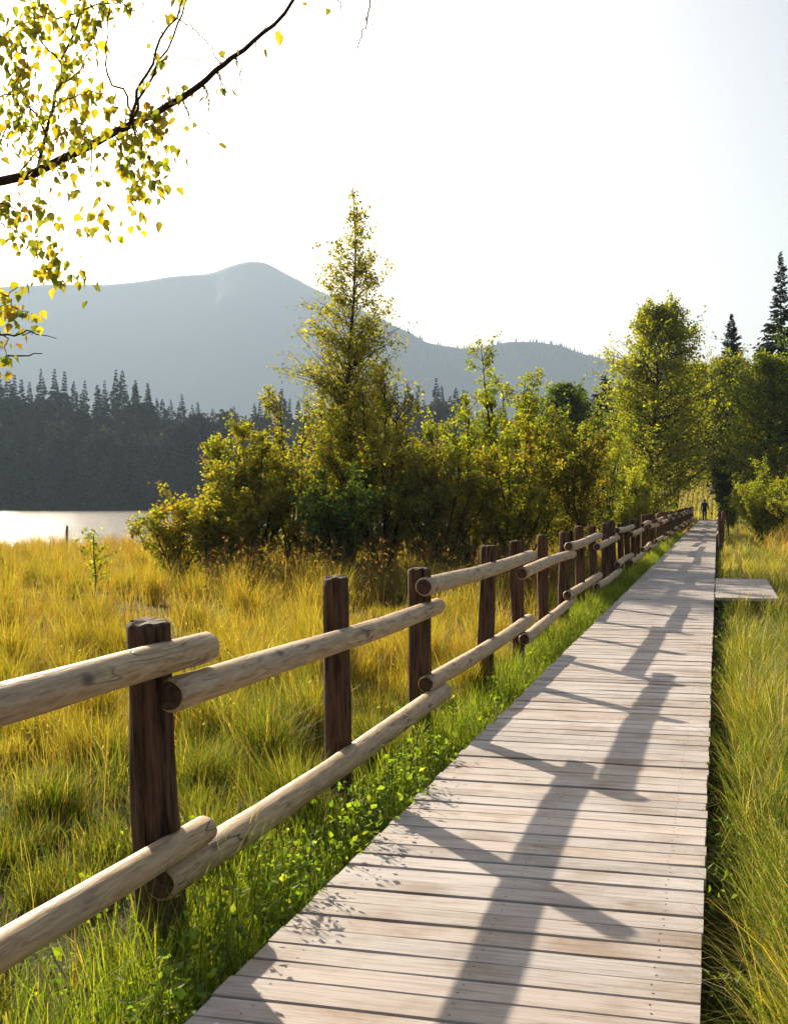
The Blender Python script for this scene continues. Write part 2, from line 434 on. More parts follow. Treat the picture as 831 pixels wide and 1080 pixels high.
# ------------------------------------------------------------------ boardwalk
def build_planks(name, x0, x1, y0, y1, seed, screws_to=40, joists=None):
    rng = np.random.default_rng(seed)
    V = []; Q = []; T = []; MI = []; o = 0
    y = y0
    while y < y1:
        w = rng.uniform(.138, .152) if rng.random() > .12 else rng.uniform(.155, .185)
        gap = rng.uniform(.006, .011) if rng.random() > .18 else rng.uniform(.012, .02)
        dz = rng.normal(0, .0018); a = rng.normal(0, .0011); tl = rng.normal(0, .0015)
        xl = x0 + rng.normal(0, .006); xr = x1 + rng.normal(0, .003)
        c = .004
        prof = [(0, -.045), (0, -c), (c, 0), (w - c, 0), (w, -c), (w, -.045)]
        xs = np.linspace(xl, xr, 5)
        cup = rng.normal(0, .0012, 5)
        for k, xx in enumerate(xs):
            for (py, pz) in prof:
                V.append((xx, y + py + a * (xx - x0), pz + dz + tl * (xx - (x0 + x1) / 2) + cup[k] * (1 if pz > -.04 else 0)))
        n = 6
        for k in range(4):
            for p in range(n):
                p2 = (p + 1) % n
                Q.append((o + k * n + p, o + k * n + p2, o + (k + 1) * n + p2, o + (k + 1) * n + p)); MI.append(0)
        for b_ in (0, 4 * n):
            Q.append((o + b_, o + b_ + 1, o + b_ + 4, o + b_ + 5)); MI.append(0)
            Q.append((o + b_ + 1, o + b_ + 2, o + b_ + 3, o + b_ + 4)); MI.append(0)
        t = (np.clip(rng.normal(1, .085), .76, 1.18), rng.uniform(.75, 1.35), rng.random())
        T += [t] * 30; o += 30
        if y < screws_to:
            for jx in (joists or (x0 + .14, (x0 + x1) / 2, x1 - .14)):
                for fy in (.26, .74):
                    sx = jx + rng.normal(0, .006); sy = y + w * fy + a * (sx - x0) + rng.normal(0, .003)
                    kx = (sx - xl) / (xr - xl) * 4; ki = int(np.clip(kx, 0, 3)); cz = cup[ki] * (1 - (kx - ki)) + cup[ki + 1] * (kx - ki)
                    z = dz + tl * (sx - (x0 + x1) / 2) + cz + .0012; r_ = .0042
                    for q in range(8): V.append((sx + r_ * math.cos(q * math.pi / 4), sy + r_ * math.sin(q * math.pi / 4), z))
                    Q.append((o, o + 1, o + 2, o + 3)); Q.append((o, o + 3, o + 4, o + 7)); Q.append((o + 4, o + 5, o + 6, o + 7)); MI += [1, 1, 1]
                    T += [t] * 8; o += 8
        y += w + gap
    # bearers under the planks
    for bx in (x0 + .14, (x0 + x1) / 2, x1 - .14):
        a, b = bx - .05, bx + .05
        for (xx, yy, zz) in ((a, y0, -.21), (b, y0, -.21), (b, y0, -.049), (a, y0, -.049), (a, y1, -.21), (b, y1, -.21), (b, y1, -.049), (a, y1, -.049)):
            V.append((xx, yy, zz)); T.append((1, 1, .5))
        for f in ((0, 1, 2, 3), (5, 4, 7, 6), (4, 0, 3, 7), (1, 5, 6, 2), (3, 2, 6, 7), (4, 5, 1, 0)):
            Q.append(tuple(o + i for i in f)); MI.append(2)
        o += 8
    me = mesh_np(name, np.array(V), np.array(Q), [M_DECK, M_SCREW, M_BEAM], np.array(T), midx=np.array(MI))
    bm = bmesh.new(); bm.from_mesh(me); bmesh.ops.recalc_face_normals(bm, faces=[f for f in bm.faces if f.material_index != 1]); bm.to_mesh(me); bm.free()
    return tag(link(name, me), kind='structure')

build_planks('boardwalk', DECK_L, DECK_R, -4.0, 106.0, 21)
build_planks('passing_platform', DECK_R + .018, .93, 19.8, 24.8, 22)

# ------------------------------------------------------------------ fence
def log_mesh(name, L, r0, r1, seed, axis, mats, rough=.006, segs=24, rings=26, chamfer=.02, wob=.012):
    """a log along local Z (posts) or Y (rails) from 0 to L"""
    rng = np.random.default_rng(seed)
    t = np.concatenate([[0], np.array([chamfer / L]), np.linspace(.03, .97, rings - 4), [1 - chamfer / L], [1]])
    a = np.arange(segs) / segs * 2 * np.pi
    A, Tt = np.meshgrid(a, t)
    rr = (r0 + (r1 - r0) * Tt)
    nz = fbm(np.cos(A) * 1.3 + seed * 3.1 + np.sin(A) * .7, Tt * L * 1.6 + np.sin(A) * 1.3, seed, 3) - .5
    st = fbm(A * 3.0 + np.sin(Tt * 2) * .4, Tt * L * .7 + seed, seed + 3, 3) - .5
    st = np.where(A > 5.8, st * (2 * np.pi - A) / .48, st)
    rr = rr + nz * rough * 3 + st * rough * 2
    cx = wob * np.sin(Tt * 3.1 * rng.uniform(.6, 1.4) + rng.uniform(0, 6)); cy = wob * np.sin(Tt * 3.3 * rng.uniform(.6, 1.4) + rng.uniform(0, 6))
    ch = np.ones_like(rr); ch[0] = ch[-1] = .80
    x = cx + rr * ch * np.cos(A); y = cy + rr * ch * np.sin(A); z = Tt * L
    z[0] += (fbm(np.cos(a) * 2, np.sin(a) * 2, seed, 2) - .5) * .015; z[-1] += (fbm(np.cos(a) * 2 + 9, np.sin(a) * 2, seed, 2) - .5) * .02
    V = np.stack([x, y, z] if axis == 'Z' else [x, z, y], -1).reshape(-1, 3)
    n = len(t); idx = np.arange(n * segs).reshape(n, segs); nx = np.roll(idx, -1, 1)
    q = np.stack([idx[:-1], nx[:-1], nx[1:], idx[1:]], -1).reshape(-1, 4)
    mi = [0] * len(q)
    bm = bmesh.new()
    vs = [bm.verts.new(v) for v in V]
    for f in q: bm.faces.new([vs[i] for i in f]).smooth = True
    for row in (0, n - 1):
        c = bm.verts.new(np.mean(V[row * segs:(row + 1) * segs], 0))
        for i in range(segs):
            f = bm.faces.new([vs[idx[row, i]], vs[idx[row, (i + 1) % segs]], c]); f.material_index = 1; f.smooth = False
    bmesh.ops.recalc_face_normals(bm, faces=bm.faces)
    me = bpy.data.meshes.new(name); bm.to_mesh(me); bm.free()
    for m in mats: me.materials.append(m)
    return me

FX = -1.955
def build_fence():
    root = empty('log_fence', (FX, 4.05, -.25))
    tag(root, 'long log rail fence with dark posts on the left of boardwalk', 'fence')
    ys = [0.0, 2.02, 4.05, 6.21, 8.05, 10.37, 12.16, 14.16, 16.0]
    while ys[-1] < 101: ys.append(ys[-1] + 2.03 + random.uniform(-.12, .12))
    tops = [1.08, 1.1, 1.085, 1.115, 1.06, 1.13, 1.12, 1.12]
    leans = {2: (.0, -.10), 3: (.0, -.08), 4: (.0, -.07)}
    inv = Matrix.Translation(-Vector(root.location))
    for i, yy in enumerate(ys):
        top = tops[i] if i < len(tops) else random.uniform(1.05, 1.17)
        L = top + .55
        rad = .086 if i in (2,) else random.uniform(.062, .074)
        me = log_mesh('post', L, rad * 1.06, rad * .97, 100 + i, 'Z', [M_POST, M_POSTTOP], .010 if i < 12 else .007, 28 if i < 8 else 14, 30 if i < 8 else 12, .012, .010)
        o = link('post', me, root)
        lx, ly = leans.get(i, (random.uniform(-.02, .03), random.uniform(-.07, .01)))
        o.rotation_euler = (-ly, lx, random.uniform(0, 6))
        # rotation about the z axis first, then the lean
        o.rotation_euler = (Matrix.Rotation(lx, 4, 'Y') @ Matrix.Rotation(-ly, 4, 'X') @ Matrix.Rotation(random.uniform(0, 6), 4, 'Z')).to_euler()
        o.location = Vector((FX - lx * .55 + random.uniform(-.012, .012), yy - ly * .55, -.55)) - Vector(root.location)
    k = 0; i = 0
    while i + 2 < len(ys):
        a, b = ys[i], ys[i + 2]
        high = (k % 2 == 0)
        for tier, (zl, zh) in enumerate(((.155, .295), (.80, .942))):
            z = zh if high else zl
            s = a - random.uniform(.12, .2); e = b + random.uniform(.21, .3)
            L = e - s
            r0 = random.uniform(.059, .065); r1 = r0 - random.uniform(.001, .009)
            me = log_mesh('rail', L, r0, r1, 300 + k * 2 + tier, 'Y', [M_RAIL, M_END], .0028 if i < 20 else .002, 28 if i < 8 else 14, 34 if i < 8 else 12, .02, .018)
            o = link('rail', me, root)
            o.location = Vector((-1.872 + random.uniform(-.006, .006), s, z + random.uniform(-.008, .008))) - Vector(root.location)
            o.rotation_euler = (random.uniform(-.003, .003), 0, random.uniform(-.003, .003))
        i += 2; k += 1
    # short rail run on the right, far down the walk
    r2 = empty('short_log_fence', (.12, 44, -.25))
    tag(r2, 'short log railing with reddish posts on the right edge of the far boardwalk', 'fence')
    for j, yy in enumerate((44.0, 46.6, 52.0, 58.0)):
        me = log_mesh('post', 1.7, .068, .062, 700 + j, 'Z', [M_POST, M_POSTTOP], .006, 14, 12, .012)
        o = link('post', me, r2); o.location = Vector((.10 + .03 * (j == 1), yy, -.55)) - Vector(r2.location); o.rotation_euler = (0, (-.01, .05, .0, .02)[j], 0)
    for j, (a, b, z) in enumerate(((46.4, 52.2, .85), (51.8, 58.2, .98), (46.4, 52.2, .3), (51.8, 58.2, .42))):
        me = log_mesh('rail', b - a, .065, .06, 720 + j, 'Y', [M_RAIL, M_END], .002, 14, 12, .02)
        o = link('rail', me, r2); o.location = Vector((.03, a, z)) - Vector(r2.location)
build_fence()

# ------------------------------------------------------------------ grass
def pick(rng, n, cols, probs):
    c = np.array(cols); i = rng.choice(len(c), n, p=np.array(probs) / sum(probs))
    return c[i] * rng.uniform(.75, 1.25, (n, 1)) * rng.uniform(.92, 1.08, (n, 3))

def blades(rng, P, Hh, Wd, az, bend, tint, segs=3, kink=0.0):
    """P base (n,3); az lean azimuth; bend 0..1.4"""
    n = len(P)
    lv = np.linspace(0, 1, segs + 1)
    ld = np.stack([np.cos(az), np.sin(az), np.zeros(n)], -1)
    fa = az + np.pi / 2 + rng.normal(0, .5, n)
    sd = np.stack([np.cos(fa), np.sin(fa), np.zeros(n)], -1)
    V = np.zeros((n, segs + 1, 2, 3))
    a0 = rng.uniform(0, .18, n)
    pos = P.copy(); prev = 0
    for k, t in enumerate(lv):
        if k > 0:
            ang = a0 + bend * ((t + prev) / 2) ** 1.3
            step = (Hh / segs)[:, None]
            pos = pos + step * (np.cos(ang)[:, None] * np.array([0, 0, 1.]) + np.sin(ang)[:, None] * ld)
        w = (Wd * (1 - t) ** .75 * .5 + .0004)[:, None] if k < segs else np.full((n, 1), .0004)
        if k == 0: w = (Wd * .35)[:, None]
        V[:, k, 0] = pos - sd * w; V[:, k, 1] = pos + sd * w
        prev = t
    idx = np.arange(n * (segs + 1) * 2).reshape(n, segs + 1, 2)
    q = np.stack([idx[:, :-1, 0], idx[:, :-1, 1], idx[:, 1:, 1], idx[:, 1:, 0]], -1).reshape(-1, 4)
    T = np.repeat(tint, (segs + 1) * 2, axis=0)
    return V.reshape(-1, 3), q, T

def sample_polar(rng, n, d0, d1, power, pxl, pxr):
    """points in the wedge between photo columns; density ~ d**-power"""
    u = rng.random(n)
    e = 2 - power
    d = (d0 ** e + u * (d1 ** e - d0 ** e)) ** (1 / e) if abs(e) > 1e-3 else d0 * (d1 / d0) ** u
    px = rng.uniform(pxl, pxr, n)
    r = (px - 415.5) / F * d
    return r * CT - d * ST, d * CT + r * ST, d

GOLD = [(.44, .31, .035), (.52, .40, .065), (.36, .32, .035), (.24, .27, .028), (.36, .19, .04), (.54, .45, .17)]
GREEN = [(.12, .17, .022), (.18, .225, .026), (.28, .28, .035), (.08, .115, .018), (.46, .38, .14), (.24, .15, .05)]
REDDY = [(.42, .22, .05), (.36, .15, .045), (.47, .32, .07), (.25, .22, .04)]

def meadow():
    rng = np.random.default_rng(5); parts = []
    def scatter(n, d0, d1, power, pxl, pxr, hmul, wid, segs, tuss):
        x, y, d = sample_polar(rng, n, d0, d1, power, pxl, pxr)
        out = np.zeros(n); bendx = None
        azr = rng.uniform(0, 2 * np.pi, n)
        if tuss:
            # pull blades into tussocks
            g = .62 if tuss == 1 else 1.1
            ci = np.floor(x / g); cj = np.floor(y / g)
            hx = _hash(ci.astype(np.int64), cj.astype(np.int64), 41); hy = _hash(ci.astype(np.int64), cj.astype(np.int64), 42); hk = _hash(ci.astype(np.int64), cj.astype(np.int64), 43)
            cx = (ci + .2 + .6 * hx) * g; cy = (cj + .2 + .6 * hy) * g
            pull = rng.beta(2.8, 1.3, n) * (.45 + .55 * hk)
            dx = x - cx; dy = y - cy
            x = x - dx * pull; y = y - dy * pull
            dist = np.hypot(dx, dy)
            az = np.arctan2(dy, dx) + rng.normal(0, 1.0, n)
            azr = np.where(rng.random(n) < .72, az, azr)
            hmul = hmul * (.35 + 1.1 * hk)
        keep = (x < FX + .16) & (lake_mask(x, y) < .35)
        x, y, d, azr = x[keep], y[keep], d[keep], azr[keep]
        hm = hmul[keep] if isinstance(hmul, np.ndarray) else np.full(len(x), hmul)
        hol = sst(.56, .64, fbm(x * .75 + 2, y * .75, 78, 3)); kk = rng.random(len(x)) > .85 * hol * (d < 22)
        x, y, d, azr, hm = x[kk], y[kk], d[kk], azr[kk], hm[kk]
        m = len(x)
        near = sst(0, 1.15, FX + .16 - x + (fbm(x * .7, y * .7, 64, 2) - .5) * 1.2)               # 0 beside the fence, 1 out in the meadow
        pn = fbm(x * .35, y * .35, 60, 4)              # patches
        pn2 = fbm(x * .12 + 4, y * .12, 66, 3)
        gold = np.clip(sst(.30, .50, pn + .16 * near - .06 + (pn2 - .5) * .5) * (.4 + .6 * near) + sst(9, 30, d) * .4, 0, 1)
        isg = rng.random(m) < gold
        tint = np.where(isg[:, None], pick(rng, m, GOLD, [2.5, 2, 3, 2.6, 1.1, .8]), pick(rng, m, GREEN, [2, 2.5, 3, 1.6, 1.3, .8]))
        red = rng.random(m) < (.14 * sst(.45, .6, pn2) + .10 * sst(8, 16, d) + .24 * sst(20, 38, d))
        tint = np.where(red[:, None], pick(rng, m, REDDY, [3, 2, 3, 1]), tint)
        H = hm * (.24 + .26 * near) * rng.uniform(.55, 1.25, m) * (.8 + .5 * fbm(x * .8, y * .8, 70, 2))
        P = np.stack([x, y, height(x, y) - .015], -1)
        bend = rng.uniform(.2, 1.0, m) + 1.3 * rng.random(m) ** 3
        W_ = wid * rng.uniform(.6, 1.35, m) * np.maximum(1, d / 9.0) ** .62
        parts.append(blades(rng, P, H, W_, azr, bend, tint, segs))
    scatter(135000, 2.4, 13, .75, -190, 620, 1.0, .0054, 3, 1)
    scatter(15000, 2.4, 13, .75, -190, 620, .5, .0065, 2, 0)
    scatter(105000, 12, 34, .9, -190, 800, 1.1, .0062, 3, 2)
    scatter(90000, 30, 62, .9, -190, 800, 1.0, .0070, 2, 2)
    scatter(26000, 60, 112, .9, 560, 800, .9, .0085, 2, 2)
    # tall dry seed stalks
    n = 5200
    x, y, d = sample_polar(rng, n, 3.5, 50, 1.0, -190, 700)
    k = (x < FX - .5) & (lake_mask(x, y) < .2) & (fbm(x * .4, y * .4, 81, 3) > .46)
    x, y, d = x[k], y[k], d[k]; m = len(x)
    P = np.stack([x, y, height(x, y)], -1)
    parts.append(blades(rng, P, rng.uniform(.5, .95, m), .0028 * np.maximum(1, d / 8) ** .6 * np.ones(m), rng.uniform(0, 6.3, m), rng.uniform(.05, .5, m), pick(rng, m, [(.33, .2, .07), (.4, .28, .1), (.22, .12, .05)], [2, 2, 1]), 3))
    # seed heads on the stalks
    tipx = P + np.stack([np.zeros(m), np.zeros(m), rng.uniform(.45, .9, m)], -1)
    hd = np.repeat(tipx, 5, axis=0) + rng.normal(0, 1, (m * 5, 3)) * np.array([.02, .02, .05])
    parts.append(leaf_quads(rng, hd, .022, pick(rng, m * 5, [(.42, .3, .13), (.5, .4, .22), (.24, .13, .06)], [2, 2, 1]), up=.0, aspect=.35))
    V, q, T = join(parts)
    tag(link('meadow_grass', mesh_np('meadow_grass', V, q, M_GRASS, T)), 'golden and green tussocky meadow grass between the log fence and lake', 'grass', kind='stuff')

def verge():
    rng = np.random.default_rng(6); parts = []
    # left strip between the fence and the deck
    n = 30000
    y = 1.5 + 60 * rng.random(n) ** 1.9; x = rng.uniform(FX + .02, DECK_L + .02, n)
    k = (x < DECK_L - .005); x, y = x[k], y[k]; m = len(x)
    _, d = cam_rd(x, y)
    P = np.stack([x, y, height(x, y) - .01], -1)
    edge = sst(0, .5, DECK_L - x)
    H = (.16 + .20 * edge) * rng.uniform(.45, 1.4, m) * (.55 + .9 * fbm(x * 1.1, y * .9, 31, 3))
    parts.append(blades(rng, P, H, .0055 * rng.uniform(.6, 1.3, m) * np.maximum(1, d / 9) ** .6, rng.uniform(0, 6.3, m), rng.uniform(.3, 1.4, m), pick(rng, m, [(.17, .25, .028), (.24, .31, .03), (.33, .36, .04), (.12, .18, .022)], [2, 3, 2.5, 1]), 3))
    V, q, T = join(parts)
    tag(link('fence_grass', mesh_np('fence_grass', V, q, M_GRASS, T)), 'bright green grass strip between the log fence and boardwalk', 'grass', kind='stuff')
    # right side
    parts = []
    def right(n, d0, d1, power, hm, wid, segs, pr=990, pl=560):
        x, y, d = sample_polar(rng, n, d0, d1, power, pl, pr)
        az = rng.uniform(0, 6.3, n)
        g = .55; ci = np.floor(x / g).astype(np.int64); cj = np.floor(y / g).astype(np.int64)
        hx = _hash(ci, cj, 51); hy = _hash(ci, cj, 52); hk = _hash(ci, cj, 53)
        dx = x - (ci + .2 + .6 * hx) * g; dy = y - (cj + .2 + .6 * hy) * g
        pull = rng.beta(2.4, 1.5, n) * (.35 + .55 * hk); x = x - dx * pull; y = y - dy * pull
        az = np.where(rng.random(n) < .45, np.arctan2(dy, dx), rng.normal(-.45, 1.0, n))   # combed to the right and forward
        k = ((x > DECK_R + .012) | (y > 107)) & ~((x > DECK_R - .05) & (x < .96) & (y > 19.7) & (y < 24.9)) & (height(x, y) < 12)
        x, y, d, az, hk = x[k], y[k], d[k], az[k], hk[k]; m = len(x)
        pn = fbm(x * .4 + 3, y * .3, 90, 3)
        gold = sst(.46, .62, pn) * (.3 + .3 * sst(7, 13, d)) + .5 * sst(24, 50, d) + .08 * sst(6, 12, d)
        tint = np.where((rng.random(m) < gold)[:, None], pick(rng, m, GOLD, [1.5, 2, 2.5, 3, .6, 2]), pick(rng, m, GREEN, [3, 2.5, 1.4, 2.8, 1.0, .5]))
        r_ = (x - .5); redp = sst(34, 44, y) * (1 - sst(60, 70, y)) * sst(1.2, 2.6, x)
        tint = np.where((rng.random(m) < redp * .85)[:, None], pick(rng, m, REDDY, [3, 3, 2, .5]), tint)
        straw = rng.random(m) < .11
        tint = np.where(straw[:, None], pick(rng, m, [(.56, .48, .25), (.5, .38, .16), (.6, .54, .34)], [2, 2, 1]), tint)
        near = sst(0, .6, x - DECK_R)
        H = hm * (.26 + .26 * near) * rng.uniform(.5, 1.3, m) * (.55 + .75 * hk) * (1 + redp * .9)
        P = np.stack([x, y, height(x, y) - .015], -1)
        parts.append(blades(rng, P, H, wid * rng.uniform(.6, 1.3, m) * np.maximum(1, d / 9) ** .6, az, rng.uniform(.35, 1.3, m) + 1.2 * rng.random(m) ** 3, tint, segs))
    right(62000, 2.6, 14, .8, 1.2, .0046, 4)
    right(9000, 2.6, 14, .8, .5, .0065, 2)
    right(60000, 13, 40, .9, .8, .0055, 3)
    right(45000, 38, 112, .9, .9, .0075, 2)
    right(26000, 110, 185, .9, 1.5, .012, 2)
    right(16000, 106, 190, .6, 1.6, .012, 2, 775, 705)
    V, q, T = join(parts)
    tag(link('right_verge_grass', mesh_np('right_verge_grass', V, q, M_GRASS, T)), 'long windswept green and straw grass along the right edge of boardwalk', 'grass', kind='stuff')

# ------------------------------------------------------------------ leaves
def leaf_quads(rng, P, size, tint, up=.35, flat=None, aspect=.62):
    """kite shaped leaves, folded slightly along the midrib (two quads would cost more: one kite)"""
    n = len(P)
    nrm = rng.normal(0, 1, (n, 3)); nrm[:, 2] += up * 2; nrm /= np.linalg.norm(nrm, axis=1, keepdims=True)
    ax = np.cross(nrm, rng.normal(0, 1, (n, 3))); ax /= np.linalg.norm(ax, axis=1, keepdims=True) + 1e-9
    sd = np.cross(nrm, ax)
    s = (size * rng.uniform(.65, 1.3, n))[:, None] if np.isscalar(size) else (size * rng.uniform(.65, 1.3, n))[:, None]
    V = np.stack([P - ax * s * .5, P + sd * s * aspect * .5 - ax * s * .08 + nrm * s * .1, P + ax * s * .5, P - sd * s * aspect * .5 - ax * s * .08 + nrm * s * .1], 1)
    q = np.arange(n * 4).reshape(n, 4)
    return V.reshape(-1, 3), q, np.repeat(tint, 4, axis=0)

def plant_mesh(seed, H, Rad, kind, n_br, twigs, leaves, size, cols, probs, stems=1, t0=.18, prof=None, lean=0.0, upw=.55, clump=.16, trunk_r=None, stem_cols=None, wood_sides=6, orange=0.0, tpow=.85, thin=False):
    """returns (wood V,q), (leaf V,q,T) in local coordinates"""
    rng = np.random.default_rng(seed)
    K = 8
    tt = np.linspace(0, 1, K)
    S = np.zeros((stems, K, 3)); SR = np.zeros((stems, K))
    for s in range(stems):
        if stems == 1:
            tx, ty, tz = lean * H, 0, H
        else:
            a = rng.uniform(0, 2 * np.pi); q = rng.random() ** .6
            tx, ty = math.cos(a) * q * Rad * .72, math.sin(a) * q * Rad * .72
            tz = H * (1 - .42 * q ** 2) * rng.uniform(.68, 1.0)
        b = rng.normal(0, .04 * Rad if stems > 1 else .01 * H, 2)
        wig = rng.normal(0, .018 * H, (K, 2)); wig[0] = 0; wig = np.cumsum(wig, 0) * .35
        S[s, :, 0] = b[0] * (stems > 1) + tx * tt ** 1.25 + wig[:, 0]
        S[s, :, 1] = b[1] * (stems > 1) + ty * tt ** 1.25 + wig[:, 1]
        S[s, :, 2] = tz * tt
        r0 = (trunk_r or H * .016) if stems == 1 else H * .0085
        SR[s] = r0 * (1 - tt) ** .8 + .006
    if prof is None: prof = lambda t: np.sin(np.pi * np.clip(t, 0, 1) ** .8) ** .7
    si = rng.integers(0, stems, n_br)
    t = t0 + (1 - t0) * rng.random(n_br) ** (tpow if stems == 1 else .62)
    if thin: t = t * .985
    f = t * (K - 1); i0 = np.clip(f.astype(int), 0, K - 2); fr = (f - i0)[:, None]
    B0 = S[si, i0] * (1 - fr) + S[si, i0 + 1] * fr
    if stems == 1: L = Rad * prof((t - t0) / (1 - t0)) * rng.uniform(.5, 1.15, n_br) + .03 * Rad
    else: L = Rad * .48 * rng.uniform(.45, 1.1, n_br) * (1 - .35 * t)
    if thin:          # fewer branches towards the tip
        kp = rng.random(n_br) < (.99 - t) * 1.12; si, t, B0, L = si[kp], t[kp], B0[kp], L[kp]; n_br = len(t)
    az = rng.uniform(0, 2 * np.pi, n_br)
    if stems > 1:
        oa = np.arctan2(B0[:, 1], B0[:, 0]); az = np.where(rng.random(n_br) < .6, oa + rng.normal(0, .9, n_br), az)
    if not thin: L = L * (.58 + .8 * vnoise(az * 1.1 + seed, t * 7.0 + seed, seed))
    el = upw + rng.normal(0, .22, n_br)
    D = np.stack([np.cos(az) * np.cos(el), np.sin(az) * np.cos(el), np.sin(el)], -1)
    KB = 4; tb = np.linspace(0, 1, KB)
    sag = rng.uniform(-.12, .22, n_br)
    BP = B0[:, None] + D[:, None] * (L[:, None] * tb)[..., None]
    BP[:, :, 2] -= (sag * L)[:, None] * tb ** 2
    BR = ((.007 if thin else .012) * L[:, None] + .003) * (1 - tb * .85)
    # twigs
    nt_ = n_br * twigs
    bi = np.repeat(np.arange(n_br), twigs)
    tq = rng.uniform(.25, 1.0, nt_); f = tq * (KB - 1); j0 = np.clip(f.astype(int), 0, KB - 2); fr = (f - j0)[:, None]
    T0 = BP[bi, j0] * (1 - fr) + BP[bi, j0 + 1] * fr
    Dt = D[bi] * .8 + rng.normal(0, .62, (nt_, 3)); Dt /= np.linalg.norm(Dt, axis=1, keepdims=True)
    Lt = np.maximum(.32 * L[bi], size * (.9 if thin else 1.6)) * rng.uniform(.5, 1.2, nt_)
    tk = np.linspace(0, 1, 3)
    TP = T0[:, None] + Dt[:, None] * (Lt[:, None] * tk)[..., None]
    TP[:, :, 2] -= (rng.uniform(0, .25, nt_) * Lt)[:, None] * tk ** 2
    TR = np.full((nt_, 3), .0022 if thin else .0035) * (1 - .6 * tk) * max(1, H / 7)
    # leaves
    nl = nt_ * leaves
    ti = np.repeat(np.arange(nt_), leaves); u = rng.uniform(.1, 1.05, nl)[:, None]
    LP = TP[ti, 0] * (1 - u) + TP[ti, 2] * u + rng.normal(0, size * .75, (nl, 3))
    br_tint = rng.normal(0, 1, n_br)
    base = pick(rng, nl, cols, probs)
    bt = br_tint[bi[ti]]
    base = base * (1 + .14 * bt)[:, None]
    if orange > 0:
        o_ = rng.random(nl) < .95 * orange * (1 + bt.clip(-1, 1.5) * .6)
        base = np.where(o_[:, None], pick(rng, nl, [(.38, .19, .03), (.44, .28, .03), (.30, .12, .03)], [2, 3, 1]), base)
    base = np.clip(base, .005, .8)
    LPk = LP[:, 2] > .02
    leaf = leaf_quads(rng, LP[LPk], size, base[LPk])
    wood = join([tubes(S, SR, wood_sides), tubes(BP, BR, 4), tubes(TP, TR, 3)])
    return wood, leaf

def plant(name, seed, px, d, H, Rad, label, cat, group=None, wood_name='branches', leaf_name='foliage', wmat=None, xy=None, rz=0, z=None, **kw):
    x, y = xy if xy else ground_xy(px, d)
    wood, leaf = plant_mesh(seed, H, Rad, name, **kw)
    zz = float(height(x, y)) - .03 if z is None else z
    # walkers keep the corridor above the boardwalk clear of foliage
    c = leaf[0].reshape(-1, 4, 3).mean(1); cx = c[:, 0] + x
    ok = ~((cx > -2.1) & (cx < -.1) & (c[:, 2] + zz < 2.15))
    leaf = (leaf[0].reshape(-1, 4, 3)[ok].reshape(-1, 3), np.arange(ok.sum() * 4).reshape(-1, 4), leaf[2].reshape(-1, 4, 3)[ok].reshape(-1, 3))
    root = empty(name, (x, y, zz), rz)
    tag(root, label, cat, group)
    link(wood_name, mesh_np(wood_name, wood[0], wood[1], wmat or M_TWIG, smooth=True), root)
    link(leaf_name, mesh_np(leaf_name, leaf[0], leaf[1], M_LEAF, leaf[2]), root)
    return root

OLIVE = [(.21, .215, .024), (.32, .28, .03), (.13, .16, .022), (.43, .34, .036)]
YELG = [(.26, .28, .026), (.36, .34, .03), (.17, .22, .022), (.43, .34, .03)]
DKGR = [(.07, .115, .022), (.11, .15, .024), (.05, .08, .018), (.16, .175, .028)]
BRWN = [(.25, .19, .035), (.19, .18, .03), (.33, .23, .04), (.14, .15, .026)]

